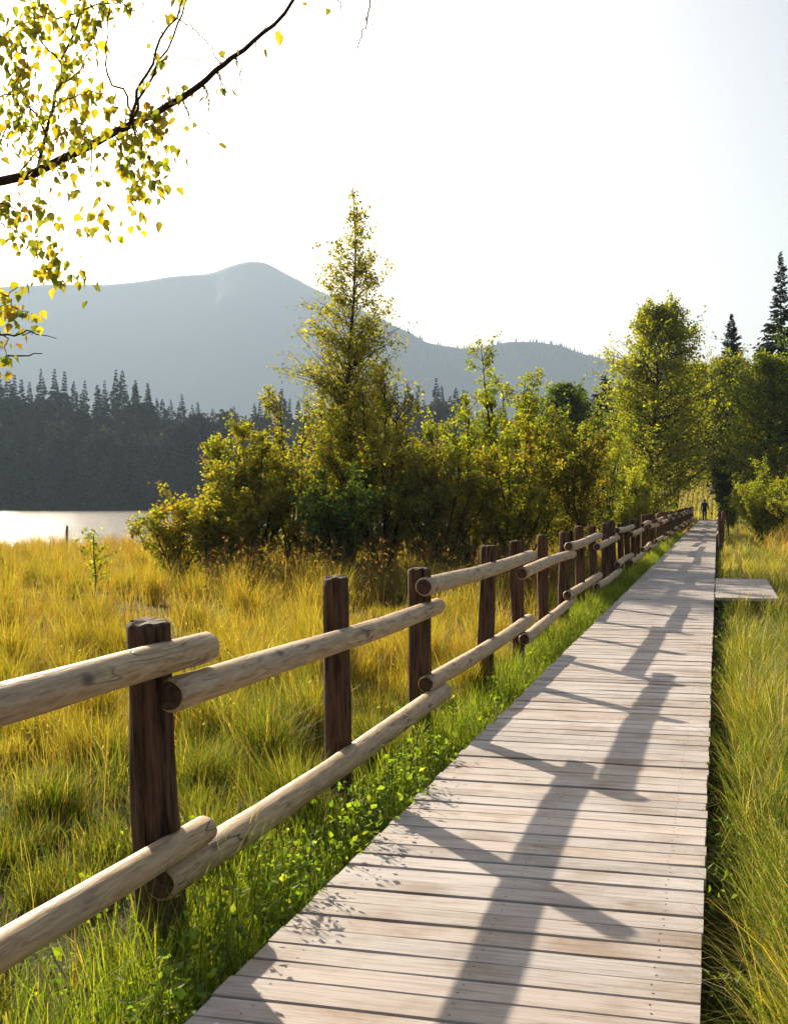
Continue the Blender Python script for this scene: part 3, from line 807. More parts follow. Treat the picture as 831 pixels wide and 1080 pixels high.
def vegetation():
    # --- thicket between meadow and fence
    g = 'shrubs of the thicket beyond the fence'
    kw = dict(n_br=150, twigs=7, leaves=9, size=.08, stems=13, t0=.1, upw=.9)
    plant('shrub', 201, 240, 27.0, 4.3, 1.6, 'yellowing shrub with a thin pointed leader at the left end of the thicket', 'shrub', g, cols=YELG, probs=[2, 2, 2, 2], orange=.16, **{**kw, 'n_br': 180, 'stems': 9})
    plant('shrub', 202, 188, 26.0, 2.5, 1.45, 'low orange tinged shrub in the meadow grass beside the lake, left of the thicket', 'shrub', g, cols=YELG, probs=[2, 1, 2, 2], orange=.32, **{**kw, 'n_br': 130, 'stems': 9, 'twigs': 6, 'leaves': 9})
    plant('shrub', 203, 312, 27.5, 4.2, 1.9, 'olive shrub at the foot of the tall slender poplar, on its left', 'shrub', g, cols=OLIVE, probs=[2, 2.5, 1.5, 2], orange=.10, **kw)
    plant('shrub', 204, 402, 27.0, 4.7, 2.0, 'broad shrub with coppery leaves directly right of the poplar', 'shrub', g, cols=OLIVE, probs=[2, 2, 2, 2], orange=.22, **{**kw, 'n_br': 220})
    plant('shrub', 205, 350, 24.8, 2.7, 1.8, 'dark green low shrub in front of the poplar', 'shrub', g, cols=DKGR, probs=[2, 2, 2, 1.5], orange=.05, **{**kw, 'n_br': 150})
    plant('shrub', 206, 465, 25.5, 3.0, 1.8, 'dark brownish shrub behind the third fence post', 'shrub', g, cols=BRWN, probs=[2, 3, 1, 3], orange=.08, **{**kw, 'n_br': 170})
    plant('shrub', 207, 532, 30, 6.0, 2.0, 'tall light green shrub rising in the middle of the thicket', 'shrub', g, cols=YELG, probs=[2.5, 2, 3, .6], orange=.05, **{**kw, 'n_br': 260})
    plant('shrub', 208, 490, 29, 4.5, 1.7, 'bright green shrub left of the tall middle shrub', 'shrub', g, cols=YELG, probs=[2.5, 2, 3, 1], orange=.08, **kw)
    plant('shrub', 209, 548, 26, 3.6, 1.8, 'olive brown shrub in front of the tall middle shrub', 'shrub', g, cols=OLIVE, probs=[2, 2, 2, 2], orange=.14, **{**kw, 'n_br': 200})
    plant('shrub', 210, 608, 29.5, 4.2, 1.75, 'twiggy brown shrub with thin foliage close to the fence', 'shrub', g, cols=BRWN, probs=[2, 2.5, 1.5, 2], orange=.08, **{**kw, 'leaves': 8, 'n_br': 200})
    plant('shrub', 211, 440, 31, 4.6, 1.9, 'shaded shrub at the back of the thicket between poplar and the tall shrub', 'shrub', g, cols=OLIVE, probs=[2, 2, 2, 1], orange=.12, **kw)
    plant('shrub', 212, 588, 34, 5.2, 2.0, 'olive green shrub behind the twiggy brown shrub', 'shrub', g, cols=OLIVE, probs=[2, 2, 2, 2], orange=.06, **kw)
    plant('shrub', 213, 640, 40, 4.7, 2.0, 'green shrub beneath the left side of the sunlit yellow green tree', 'shrub', g, cols=YELG, probs=[2, 1.5, 3, 1], orange=.05, **kw)
    plant('shrub', 214, 668, 52, 3.8, 1.7, 'vivid yellow green bush glowing at the foot of sunlit tree', 'shrub', g, cols=YELG, probs=[2, 3, 1, 2], orange=.02, **{**kw, 'size': .10})
    plant('shrub', 215, 272, 26.2, 3.2, 1.5, 'olive shrub filling the gap between the yellowing shrub and the poplar', 'shrub', g, cols=OLIVE, probs=[2, 2.5, 1, 2.5], orange=.12, **kw)
    plant('shrub', 216, 222, 25.2, 2.3, 1.35, 'low green shrub in front of the yellowing shrub', 'shrub', g, cols=OLIVE, probs=[2.5, 2.5, 1, 2], orange=.14, **{**kw, 'n_br': 150})
    plant('shrub', 217, 366, 27.6, 4.0, 1.5, 'leafy green shrub hiding the lower trunk of the poplar', 'shrub', g, cols=YELG, probs=[2.5, 1.5, 3, 1], orange=.06, **kw)
    # --- slender poplar
    plant('poplar_tree', 220, 364, 29, 9.4, 1.3, 'tall slender poplar with a narrow pointed crown rising from the thicket', 'tree', wood_name='trunk', leaf_name='crown', wmat=M_BARK,
          n_br=900, twigs=6, leaves=9, size=.082, cols=OLIVE, probs=[2.0, 3, .6, 2.0], stems=1, t0=.12, tpow=1.15, thin=True, upw=.78, orange=.03, trunk_r=.07,
          prof=lambda t: np.interp(t, [0, .2, .43, .6, .72, .84, .93, 1], [1.0, 1.2, 1.25, .98, .74, .48, .26, .03]))
    # --- sunlit tree and company
    plant('broadleaf_tree', 230, 692, 66, 11.9, 4.1, 'large sunlit yellow green tree with a ragged crown left of the path end', 'tree', wood_name='trunk', leaf_name='crown', wmat=M_BARK,
          n_br=330, twigs=8, leaves=13, size=.17, cols=YELG, probs=[2.2, 3, 1.2, 2], stems=1, t0=.05, upw=.5, trunk_r=.2,
          prof=lambda t: np.interp(t, [0, .12, .35, .6, .8, 1], [.55, .9, 1.0, .82, .62, .22]))
    plant('broadleaf_tree', 231, 766, 82, 11.2, 4.0, 'darker green tree just right of the sunlit yellow green tree', 'tree', wood_name='trunk', leaf_name='crown', wmat=M_BARK,
          n_br=240, twigs=7, leaves=12, size=.17, cols=OLIVE, probs=[2, 2, 2.5, 1], stems=1, t0=.28, upw=.45, trunk_r=.2,
          prof=lambda t: np.interp(t, [0, .15, .5, .8, 1], [.6, 1, .95, .6, .2]))
    plant('broadleaf_tree', 237, 709, 86, 11.2, 3.6, 'yellow green tree merging with the right side of the large sunlit tree', 'tree', wood_name='trunk', leaf_name='crown', wmat=M_BARK,
          n_br=240, twigs=8, leaves=12, size=.17, cols=YELG, probs=[2.5, 2, 2.5, 1.2], stems=1, t0=.36, upw=.5, lean=.14, trunk_r=.2,
          prof=lambda t: np.interp(t, [0, .15, .45, .75, 1], [.6, 1, 1, .7, .25]))
    plant('broadleaf_tree', 232, 815, 62, 9.2, 3.1, 'shaded broad tree at the right edge above the round bush', 'tree', wood_name='trunk', leaf_name='crown', wmat=M_BARK,
          n_br=290, twigs=8, leaves=12, size=.15, cols=YELG, probs=[2, 1.2, 3, 1.4], stems=1, t0=.15, upw=.4, trunk_r=.18,
          prof=lambda t: np.interp(t, [0, .15, .4, .75, 1], [.6, 1, 1, .6, .15]))
    plant('broadleaf_tree', 233, 880, 60, 11, 3.4, 'dense tree mostly cut off by the right edge of the view', 'tree', wood_name='trunk', leaf_name='crown', wmat=M_BARK,
          n_br=200, twigs=7, leaves=12, size=.16, cols=DKGR, probs=[2, 2, 2, 1], stems=1, t0=.15, upw=.4, trunk_r=.18)
    plant('broadleaf_tree', 234, 600, 62, 8.3, 3.0, 'dull olive rounded tree behind the thicket, left of the sunlit tree', 'tree', wood_name='trunk', leaf_name='crown', wmat=M_BARK,
          n_br=260, twigs=7, leaves=12, size=.15, cols=DKGR, probs=[2, 3, 1, 3], stems=1, t0=.15, upw=.4, trunk_r=.16)
    plant('broadleaf_tree', 235, 560, 58, 7.0, 2.6, 'green tree behind the thicket between the tall shrub and olive rounded tree', 'tree', wood_name='trunk', leaf_name='crown', wmat=M_BARK,
          n_br=220, twigs=7, leaves=12, size=.14, cols=OLIVE, probs=[2, 2, 2, 1], stems=1, t0=.12, upw=.4, trunk_r=.15)
    plant('broadleaf_tree', 236, 668, 84, 9.5, 3.4, 'dark green tree in shade behind the sunlit tree', 'tree', wood_name='trunk', leaf_name='crown', wmat=M_BARK,
          n_br=240, twigs=7, leaves=12, size=.19, cols=DKGR, probs=[2, 3, 1, 1], stems=1, t0=.12, upw=.4, trunk_r=.18)
    # small tree over the path, thin leaning trunks
    plant('small_tree', 240, 0, 0, 5.0, 1.7, 'small dark crowned tree with thin bare trunks on the right edge of the path', 'tree', wood_name='trunk', leaf_name='crown', wmat=M_BARK,
          xy=(.62, 66.0), n_br=120, twigs=7, leaves=12, size=.12, cols=DKGR, probs=[2, 2, 3, .5], stems=2, t0=.42, upw=.5)
    # right bush
    plant('shrub', 250, 808, 50, 3.3, 2.0, 'round yellow green bush in reddish grass at the right edge', 'shrub', cols=YELG, probs=[2, 2, 2.5, 1.5], orange=.06, **{**kw, 'n_br': 260, 'size': .085})
    plant('shrub', 251, 858, 47, 3.6, 2.0, 'bush behind the round yellow green bush, cut by the right edge', 'shrub', cols=OLIVE, probs=[2, 2, 2, 1], orange=.06, **{**kw, 'n_br': 200, 'size': .09})
    plant('shrub', 252, 772, 78, 2.6, 1.3, 'small light bush beside the far end of the boardwalk', 'shrub', cols=YELG, probs=[2, 2, 2, 1], orange=.04, **{**kw, 'n_br': 120, 'size': .11})
    # sapling alone in the meadow
    plant('sapling', 260, 101, 19.5, 1.25, .3, 'lone young sapling with bright green leaves standing in the meadow', 'sapling', wood_name='stem', leaf_name='foliage',
          n_br=16, twigs=3, leaves=4, size=.075, cols=YELG, probs=[2, 2, 3, .5], stems=1, t0=.25, upw=.7, trunk_r=.012,
          prof=lambda t: np.interp(t, [0, .4, 1], [.8, 1, .2]))

vegetation()

# ------------------------------------------------------------------ conifers
def conifer_mesh(seed, H, Rad, whorls, per, sprays, size, cols=((.022, .036, .02), (.034, .05, .024), (.016, .026, .016)), ragged=.2, t0=.06):
    rng = np.random.default_rng(seed)
    n = whorls * per
    t = np.repeat(t0 + (1 - t0) * np.linspace(0, .985, whorls), per) + rng.normal(0, .006, n)
    L = Rad * ((1 - t).clip(.004) ** .95 * (.92 + .16 * np.sin(t * 23 + seed))) * rng.uniform(1 - ragged * 2, 1 + ragged, n) + .012 * Rad
    az = rng.uniform(0, 2 * np.pi, n)
    el = np.interp(t, [0, .5, .85, 1], [-.32, -.18, .12, .7]) + rng.normal(0, .1, n)
    D = np.stack([np.cos(az) * np.cos(el), np.sin(az) * np.cos(el), np.sin(el)], -1)
    B0 = np.stack([np.zeros(n), np.zeros(n), t * H], -1)
    tb = np.linspace(0, 1, 4)
    BP = B0[:, None] + D[:, None] * (L[:, None] * tb)[..., None]; BP[:, :, 2] += (.10 * L)[:, None] * tb ** 2
    wood = join([tubes(np.array([[[0, 0, z] for z in np.linspace(0, H, 6)]]), np.array([H * .011 * (1 - np.linspace(0, 1, 6)) + .01]), 6), tubes(BP, (.008 * L[:, None] + .006) * (1 - .8 * tb), 3)])
    bi = np.repeat(np.arange(n), sprays); m = len(bi)
    u = rng.beta(1.4, 1.0, m)
    P = BP[bi, 0] * (1 - u)[:, None] + BP[bi, 3] * u[:, None]
    side = np.stack([-np.sin(az), np.cos(az), np.zeros(n)], -1)[bi] * rng.choice([-1, 1], m)[:, None]
    dr = D[bi] * rng.uniform(.3, .9, m)[:, None] + side * rng.uniform(.2, .9, m)[:, None] + np.array([0, 0, -1]) * rng.uniform(.1, .7, m)[:, None]
    dr /= np.linalg.norm(dr, axis=1, keepdims=True)
    s = (size * rng.uniform(.6, 1.3, m) * (1.15 - .55 * u) * (.16 + .84 * np.minimum(1, L[bi] / Rad * 2.2)))[:, None]
    wv = np.cross(dr, rng.normal(0, 1, (m, 3))); wv /= np.linalg.norm(wv, axis=1, keepdims=True)
    V = np.stack([P, P + dr * s * .55 + wv * s * .17, P + dr * s, P + dr * s * .55 - wv * s * .17], 1).reshape(-1, 3)
    q = np.arange(m * 4).reshape(m, 4)
    T = np.repeat(pick(rng, m, cols, [1, 1, 1]), 4, axis=0)
    return wood, (V, q, T)

def conifers():
    # two spruces on the right that show their limbs
    for (seed, px, d, H, Rd, lab) in ((401, 823, 86, 19.6, 3.8, 'tallest spruce, at the right edge rising above the broad tree'), (402, 771, 100, 17.4, 4.4, 'dark spruce tip showing between the sunlit tree and the tallest spruce')):
        x, y = ground_xy(px, d); wood, lf = conifer_mesh(seed, H, Rd, 50, 9, 24, .68, t0=.42 if seed == 402 else .1)
        z = float(height(x, y)); r_ = empty('spruce_tree', (x, y, z)); tag(r_, lab, 'tree')
        link('trunk', mesh_np('trunk', wood[0], wood[1], M_BARK), r_); link('crown', mesh_np('crown', lf[0], lf[1], M_NEEDLE, lf[2]), r_)
    # shared meshes for the far woods
    far = []
    for k in range(6):
        w, lf = conifer_mesh(420 + k, 24.0, (4.6, 5.2, 4.0, 5.6, 4.9, 3.8)[k], 32, 8, 10, 1.9, ragged=.25)
        V, q, T = join([(w[0], w[1], np.full((len(w[0]), 3), (.03, .025, .02))), (lf[0], lf[1], lf[2] * (.5, .8, .6, 1.05, .45, .9)[k])])
        far.append(mesh_np('spruce_tree', V, q, M_NEEDLE, T))
    rnd = []
    for k in range(3):
        w, lf = plant_mesh(440 + k, 16.0, 5.5, 't', n_br=120, twigs=6, leaves=8, size=.95, cols=[(.04, .055, .025), (.055, .065, .03), (.03, .045, .02)], probs=[1, 1, 1], stems=1, t0=.08, upw=.4, trunk_r=.25,
                           prof=lambda t: np.interp(t, [0, .2, .5, .8, 1], [.8, 1, .95, .65, .2]))
        V, q, T = join([(w[0], w[1], np.full((len(w[0]), 3), (.03, .025, .02))), lf])
        T = T * (.55, .85, 1.25)[k]
        rnd.append(mesh_np('shore_tree', V, q, M_NEEDLE, T))
    rng = np.random.default_rng(77)
    def put(me, name, px, d, s, label, group, sx=1.0):
        x, y = ground_xy(px, d)
        o = link(name, me, None, (x, y, float(height(x, y)) - .4)); o.scale = (s * sx, s * sx, s); o.rotation_euler = (rng.normal(0, .012), rng.normal(0, .012), rng.uniform(0, 6.28))
        tag(o, label, 'tree', group)
    # far shore wood: skyline heights read from the picture
    skx = [-150, 0, 30, 60, 100, 150, 185, 200, 215, 235, 260, 300, 330, 380, 420, 450, 480, 520, 560]
    sky = [395, 388, 392, 393, 394, 396, 408, 418, 425, 432, 420, 412, 420, 420, 408, 405, 412, 425, 430]
    L1 = 'dark spruce in the wood along the far shore of the lake'; G1 = 'spruces of the wood on the far shore'
    for row, (d, sp, off) in enumerate(((366, 15, 52), (386, 14.5, 30), (408, 13.5, 12), (432, 11.5, 0))):
        px = -150 + rng.uniform(0, 10)
        while px < (560 if row > 1 else 480):
            dd = d + rng.uniform(-8, 8)
            topy = np.interp(px, skx, sky) + off + rng.uniform(-10, 20)
            x, y = ground_xy(px, dd); z0 = float(height(x, y)) - .4
            Ht = HC + (530 - topy) / F * dd - z0
            s = np.clip(Ht / 24.0, .45, 1.55)
            put(far[rng.integers(0, 6)], 'spruce_tree', px, dd, s, L1, G1, rng.uniform(.85, 1.15) * (1.0 / s) ** .35)
            px += sp * rng.uniform(.6, 1.35)
    for k in range(60):
        px = -150 + 640 * (k + rng.random()) / 60
        put(rnd[rng.integers(0, 3)], 'shore_tree', px, rng.uniform(360, 376) if k % 3 else rng.uniform(384, 412), rng.uniform(.6, 1.5) if k % 3 else rng.uniform(1.2, 1.75), 'rounded broadleaf tree mixed into the dark wood on the far shore', 'broadleaf trees in the far shore wood')
    # dark spruces closing the view on the right
    for k in range(30):
        px = 585 + 300 * (k + rng.random()) / 30
        d = rng.uniform(98, 120) if px < 640 else rng.uniform(125, 165) if px > 800 else rng.uniform(240, 275)
        topy = np.interp(px, [585, 620, 660, 700, 740, 800, 880], [402, 384, 392, 380, 380, 372, 365]) + rng.uniform(-6, 34)
        x, y = ground_xy(px, d); z0 = float(height(x, y)) - .4
        s = (HC + (530 - topy) / F * d - z0) / 24.0
        put(far[rng.integers(0, 6)], 'spruce_tree', px, d, s, 'dark spruce in the backdrop wood behind the right hand trees', 'spruces behind the right hand trees', 1.25)
    for k in range(16):
        px = 640 + 240 * (k + rng.random()) / 16
        put(rnd[rng.integers(0, 3)], 'backdrop_tree', px, rng.uniform(228, 245) if px < 790 else rng.uniform(112, 128), rng.uniform(.55, .85), 'dark rounded tree in shade behind the path end', 'dark rounded trees behind the path end')
conifers()

meadow(); verge()

# ------------------------------------------------------------------ weeds
def weeds():
    rng = np.random.default_rng(15)
    # leafy herbs beside the deck on the left
    P = []; sz = []; st = []
    for k in range(1150):
        y = 1.8 + 34 * rng.random() ** 1.7; x = rng.uniform(FX + .1, DECK_L + .01) if rng.random() < .8 else rng.uniform(FX - .5, FX)
        h = rng.uniform(.06, .30) * (1.0 if x < DECK_L - .1 else .7)
        if k > 1085: y = rng.uniform(3.4, 7.0); x = rng.uniform(-1.68, -1.52); h = rng.uniform(.24, .46)
        z = float(height(x, y))
        lx, ly = rng.normal(0, .05, 2)
        st.append([[x, y, z], [x + lx * .5, y + ly * .5, z + h * .5], [x + lx, y + ly, z + h]])
        n = rng.integers(9, 22) + (16 if k > 1085 else 0)
        u = rng.random(n)
        P.append(np.stack([x + lx * u + rng.normal(0, .035, n), y + ly * u + rng.normal(0, .035, n), z + h * u + .01], -1)); sz.append(rng.uniform(.018, .042, n))
    P = np.concatenate(P); sz = np.concatenate(sz)
    lf = leaf_quads(rng, P, sz, pick(rng, len(P), [(.17, .26, .028), (.24, .31, .03), (.31, .34, .04), (.11, .18, .022)], [2, 3, 2, 1]), up=.7, aspect=.7)
    tv, tq = tubes(np.array(st), np.full((len(st), 3), .0022), 3)
    V, q, T = join([lf, (tv, tq, np.full((len(tv), 3), (.14, .16, .03)))])
    tag(link('leafy_weeds', mesh_np('leafy_weeds', V, q, M_LEAF, T)), 'low leafy green weeds along the left edge of the boardwalk', 'weeds', kind='stuff')
    # weeds on the right edge
    P = []; sz = []
    for k in range(130):
        y = 3 + 30 * rng.random() ** 1.5; x = DECK_R + abs(rng.normal(0, .12)) + .02; h = rng.uniform(.1, .3); z = float(height(x, y))
        n = rng.integers(6, 16); u = rng.random(n)
        P.append(np.stack([x + rng.normal(0, .05, n), y + rng.normal(0, .05, n), z + .03 + h * u], -1)); sz.append(rng.uniform(.018, .042, n))
    P = np.concatenate(P); sz = np.concatenate(sz)
    lf = leaf_quads(rng, P, sz, pick(rng, len(P), [(.13, .21, .025), (.2, .27, .03), (.09, .15, .02)], [2, 3, 1]), up=.5, aspect=.5)
    tag(link('edge_weeds', mesh_np('edge_weeds', *lf[:2], M_LEAF, lf[2])), 'broad leaved green weeds poking over the right edge of the boardwalk', 'weeds', kind='stuff')
    # dry brown herbs at the foot of the thicket
    P = []; sz = []; st = []
    for k in range(520):
        px = rng.uniform(215, 640); d = rng.uniform(20.5, 25.5)
        x, y = ground_xy(px, d)
        if x > FX - .5: continue
        z = float(height(x, y)); h = rng.uniform(.5, 1.25); lx, ly = rng.normal(0, .16, 2)
        st.append([[x, y, z], [x + lx * .4, y + ly * .4, z + h * .55], [x + lx, y + ly, z + h]])
        n = rng.integers(10, 26); u = rng.random(n) ** .8
        P.append(np.stack([x + lx * u + rng.normal(0, .06, n), y + ly * u + rng.normal(0, .06, n), z + h * u], -1)); sz.append(rng.uniform(.04, .1, n))
    P = np.concatenate(P); sz = np.concatenate(sz)
    lf = leaf_quads(rng, P, sz, pick(rng, len(P), [(.22, .11, .035), (.28, .17, .05), (.14, .075, .03), (.12, .12, .025)], [3, 2, 2, 2]), up=.1, aspect=.3)
    tv, tq = tubes(np.array(st), np.full((len(st), 3), .006), 3)
    V, q, T = join([lf, (tv, tq, np.full((len(tv), 3), (.2, .12, .05)))])
    tag(link('dry_herbs', mesh_np('dry_herbs', V, q, M_LEAF, T)), 'rusty brown dry herbs at the foot of the thicket', 'weeds', kind='stuff')
weeds()

# ------------------------------------------------------------------ overhanging birch
def birch():
    rng = np.random.default_rng(31)
    tx, ty = ground_xy(-330, 5.9)
    z0 = float(height(tx, ty)) - .05
    root = empty('birch_tree', (tx, ty, z0))
    tag(root, 'birch with an almost bare branch and yellow green leaves hanging into the top left', 'tree')
    org = np.array([tx, ty, z0])
    # trunk (outside the view) and crown above
    K = 9; tt = np.linspace(0, 1, K)
    tr = np.stack([np.sin(tt * 3) * .12, np.cos(tt * 2.4) * .1 - .1, tt * 9.5], -1)[None]
    v, q = tubes(tr, (.13 * (1 - tt) ** .8 + .012)[None], 12)
    link('trunk', mesh_np('trunk', v, q, M_BIRCH, smooth=True), root)
    wood = []; leaves_p = []; leaves_s = []
    def smooth(pts, n):
        pts = np.array(pts, float); t = np.linspace(0, 1, len(pts)); u = np.linspace(0, 1, n)
        out = np.stack([np.interp(u, t, pts[:, i]) for i in range(3)], -1)
        return out
    def strand(pp, d0, d1, r0, r1, dens=0.0, n=14, sp=.035, jit=.006, lsize=.043):
        """a twig through points seen at pp, its distance running from d0 to d1"""
        k = len(pp); P = np.array([at(x, y, d0 + (d1 - d0) * i / (k - 1)) for i, (x, y) in enumerate(pp)])
        P = smooth(P, n); P[1:-1] += rng.normal(0, jit, (n - 2, 3))
        wood.append(tubes((P - org)[None], np.linspace(r0, r1, n)[None], 6))
        if dens > 0:
            seg = np.linalg.norm(np.diff(P, axis=0), axis=1).sum(); m = int(seg * dens * 1.2)
            u = rng.uniform(.05, 1.02, m) * (n - 1); i = np.clip(u.astype(int), 0, n - 2); f = (u - i)[:, None]
            Q = P[i] * (1 - f) + P[i + 1] * f + rng.normal(0, sp, (m, 3)); Q[:, 2] -= .02
            leaves_p.append(Q); leaves_s.append(np.full(m, lsize))
        return P
    start = [(-330, 250)]
    main = [(-330, 262), (-200, 232), (-90, 205), (0, 191), (30, 185), (62, 170), (92, 155), (118, 142), (140, 131), (168, 117), (192, 103), (214, 88), (228, 72), (248, 60), (270, 42), (290, 25), (312, -2), (345, -40)]
    strand(main, 5.85, 5.0, .026, .0055, 6, 34, .05, .003)
    B = [
        ([(137, 132), (143, 100), (155, 75), (168, 45), (188, 12), (200, -20)], 5.3, 5.25, .010, .003, 26),
        ([(139, 128), (150, 100), (172, 62), (186, 30), (197, 0), (210, -25)], 5.3, 5.5, .008, .003, 16),
        ([(140, 120), (132, 96), (112, 78), (110, 55), (118, 15), (112, -15)], 5.3, 5.05, .007, .002, 10),
        ([(40, 180), (48, 140), (60, 95), (72, 50), (88, 3), (95, -20)], 5.5, 5.2, .010, .004, 95),
        ([(48, 140), (30, 110), (22, 80), (8, 50), (-10, 20)], 5.45, 5.3, .006, .002, 130),
        ([(60, 95), (85, 70), (100, 40), (112, 8)], 5.35, 5.1, .005, .002, 70),
        ([(55, 118), (80, 100), (105, 95), (120, 112)], 5.4, 5.2, .005, .002, 95),
        ([(66, 70), (45, 45), (35, 15), (40, -20)], 5.3, 5.2, .005, .002, 120),
        ([(-20, 160), (0, 150), (20, 122), (45, 105)], 5.5, 5.2, .006, .002, 110),
        ([(-30, 130), (-5, 110), (15, 95), (30, 60)], 5.4, 5.2, .006, .002, 120),
        ([(-30, 60), (0, 40), (25, 25), (60, 8)], 5.5, 5.2, .006, .002, 130),
        ([(20, 186), (40, 155), (70, 135), (98, 130)], 5.5, 5.1, .005, .002, 80),
        ([(85, 158), (90, 140), (78, 118)], 5.5, 5.1, .004, .002, 50),
        ([(188, 20), (205, 30), (222, 48), (233, 70)], 5.2, 5.1, .003, .0022, 0),
        ([(60, 20), (100, 8), (128, 0), (150, -15)], 5.3, 5.1, .004, .002, 60),
        ([(128, 0), (150, 18), (165, 24)], 5.2, 5.1, .003, .0015, 0),
        ([(168, 66), (205, 62), (248, 60)], 5.2, 5.1, .0022, .0015, 0),
        ([(140, 131), (125, 122), (110, 118)], 5.3, 5.2, .003, .0015, 0),
        # hanging strands
        ([(150, 126), (160, 135), (172, 150), (176, 165)], 5.25, 5.2, .003, .0012, 70),
        ([(120, 142), (132, 165), (146, 190), (150, 212)], 5.3, 5.2, .003, .0012, 75),
        ([(135, 135), (142, 165), (150, 195), (140, 235)], 5.3, 5.3, .003, .0012, 55),
        ([(140, 133), (160, 170), (168, 185), (163, 205)], 5.3, 5.15, .003, .0012, 65),
        ([(97, 152), (97, 190), (106, 215), (95, 258)], 5.35, 5.3, .003, .001, 34),
        ([(60, 172), (66, 185), (74, 190)], 5.4, 5.3, .003, .0012, 55),
        ([(-20, 205), (10, 218), (30, 224), (48, 218)], 5.4, 5.2, .004, .0015, 120),
        ([(-20, 225), (10, 240), (30, 250), (62, 246)], 5.4, 5.2, .004, .0012, 65),
        ([(40, 186), (44, 225), (40, 250), (45, 268), (60, 280)], 5.5, 5.2, .0028, .001, 30),
        ([(45, 265), (62, 280), (80, 288), (100, 300)], 5.25, 5.2, .0025, .001, 110),
        ([(90, 220), (85, 235), (80, 247)], 5.3, 5.2, .002, .001, 30),
        ([(110, 205), (118, 225), (122, 250)], 5.3, 5.2, .002, .001, 26),
        ([(-15, 285), (5, 310), (15, 322), (28, 328)], 5.4, 5.2, .004, .0015, 110),
        ([(40, 272), (25, 290), (10, 312), (-5, 335)], 5.3, 5.3, .002, .002, 40),
        ([(-15, 330), (0, 345), (8, 362), (3, 380)], 5.4, 5.2, .004, .0015, 80),
        # bare dead twigs
        ([(-70, 372), (-25, 362), (0, 355), (25, 352), (34, 350), (60, 357)], 5.4, 5.2, .009, .0018, 0),
        ([(26, 353), (34, 350), (37, 346)], 5.3, 5.3, .003, .0015, 0),
        ([(-90, 368), (-30, 380), (0, 379), (20, 376), (45, 373)], 5.5, 5.3, .011, .002, 0),
        # twigs at the top edge
        ([(350, -40), (357, -5), (360, 15), (364, 28)], 5.1, 5.0, .003, .001, 0),
        ([(395, -40), (391, 0), (389, 18), (380, 38), (377, 52)], 5.1, 5.0, .0045, .0018, 0),
        ([(389, 18), (384, 20), (381, 24)], 5.0, 5.0, .0015, .001, 0),
        ([(389, 15), (392, 25), (394, 32)], 5.0, 5.0, .0015, .001, 0),
        ([(340, -34), (370, -38), (400, -42)], 5.05, 5.05, .004, .003, 0),
        ([(-200, 232), (-150, 290), (-90, 368)], 5.75, 5.5, .014, .011, 10),
        ([(-140, 300), (-100, 340), (-70, 372)], 5.6, 5.4, .01, .009, 0),
        ([(-90, 205), (-60, 160), (-30, 130), (-30, 60)], 5.7, 5.45, .012, .006, 30),
        ([(-60, 212), (-40, 250), (-15, 285), (-15, 330)], 5.65, 5.4, .006, .004, 20),
        ([(-110, 209), (-60, 225), (-20, 205)], 5.7, 5.4, .006, .004, 20),
    ]
    for b in B: strand(b[0], b[1], b[2], b[3] * (.8 if b[3] > .004 else 1.0), b[4], b[5])
    for k in range(60):     # fine side twigs on the main branch
        i = rng.integers(5, len(main) - 3); p = main[i]
        a = rng.uniform(-1.5, .9); l = rng.uniform(18, 55)
        if rng.random() < .5: pp = [p, (p[0] + l * .35, p[1] - l * .3), (p[0] + l * .5, p[1] - l * .9)]
        else: pp = [p, (p[0] + l * .2, p[1] + l * .5), (p[0] + l * .15, p[1] + l * 1.1)]
        strand(pp, 5.35, 5.3, .0022, .0007, 4 if p[0] > 180 else 14, 7)
    # rest of the crown above and outside the view
    cw, cl = plant_mesh(333, 6.0, 2.6, 'birch', n_br=120, twigs=5, leaves=8, size=.055, cols=YELG, probs=[2, 2, 1, 2], stems=1, t0=.1, upw=.5, trunk_r=.02)
    off = np.array([0, 0, 4.6]); r_, d_ = cam_rd(cl[0][:, 0] + tx, cl[0][:, 1] + ty)
    wood.append((cw[0] + off, cw[1]))
    V, q = join(wood)
    link('branches', mesh_np('branches', V, q, M_TWIG, smooth=True), root)
    # leaves: ovate, pointed, six sided with a fold
    P = np.concatenate(leaves_p) - org; S = np.concatenate(leaves_s)
    n = len(P)
    ax = np.stack([rng.normal(0, .55, n), rng.normal(0, .55, n), np.full(n, -1.0)], -1); ax /= np.linalg.norm(ax, axis=1, keepdims=True)
    nr = np.cross(ax, rng.normal(0, 1, (n, 3))); nr /= np.linalg.norm(nr, axis=1, keepdims=True); sd = np.cross(nr, ax)
    s = (S * rng.uniform(.6, 1.2, n))[:, None]
    def pt(a, b, c): return P + ax * s * a + sd * s * b + nr * s * c
    pts = [pt(-.12, 0, 0), pt(.0, .30, .07), pt(.22, .43, .10), pt(.5, .30, .05), pt(1.0, 0, -.08), pt(.5, -.30, .05), pt(.22, -.43, .10), pt(.0, -.30, .07), pt(.25, 0, 0), pt(.55, 0, -.02)]
    V = np.stack(pts, 1).reshape(-1, 3)
    f = np.array([[0, 1, 2, 8], [8, 2, 3, 9], [9, 3, 4, 4], [0, 8, 6, 7], [8, 9, 5, 6], [9, 4, 4, 5]])
    f = np.array([[0, 1, 2, 8], [8, 2, 3, 9], [0, 8, 6, 7], [8, 9, 5, 6], [9, 3, 4, 5]])
    q = (np.arange(n)[:, None, None] * 10 + f[None]).reshape(-1, 4)
    tint = pick(rng, n, [(.36, .34, .03), (.26, .30, .03), (.16, .21, .03), (.50, .40, .03), (.46, .26, .03)], [3.5, 3, 2, 1.6, .35])
    T = np.repeat(tint, 10, axis=0)
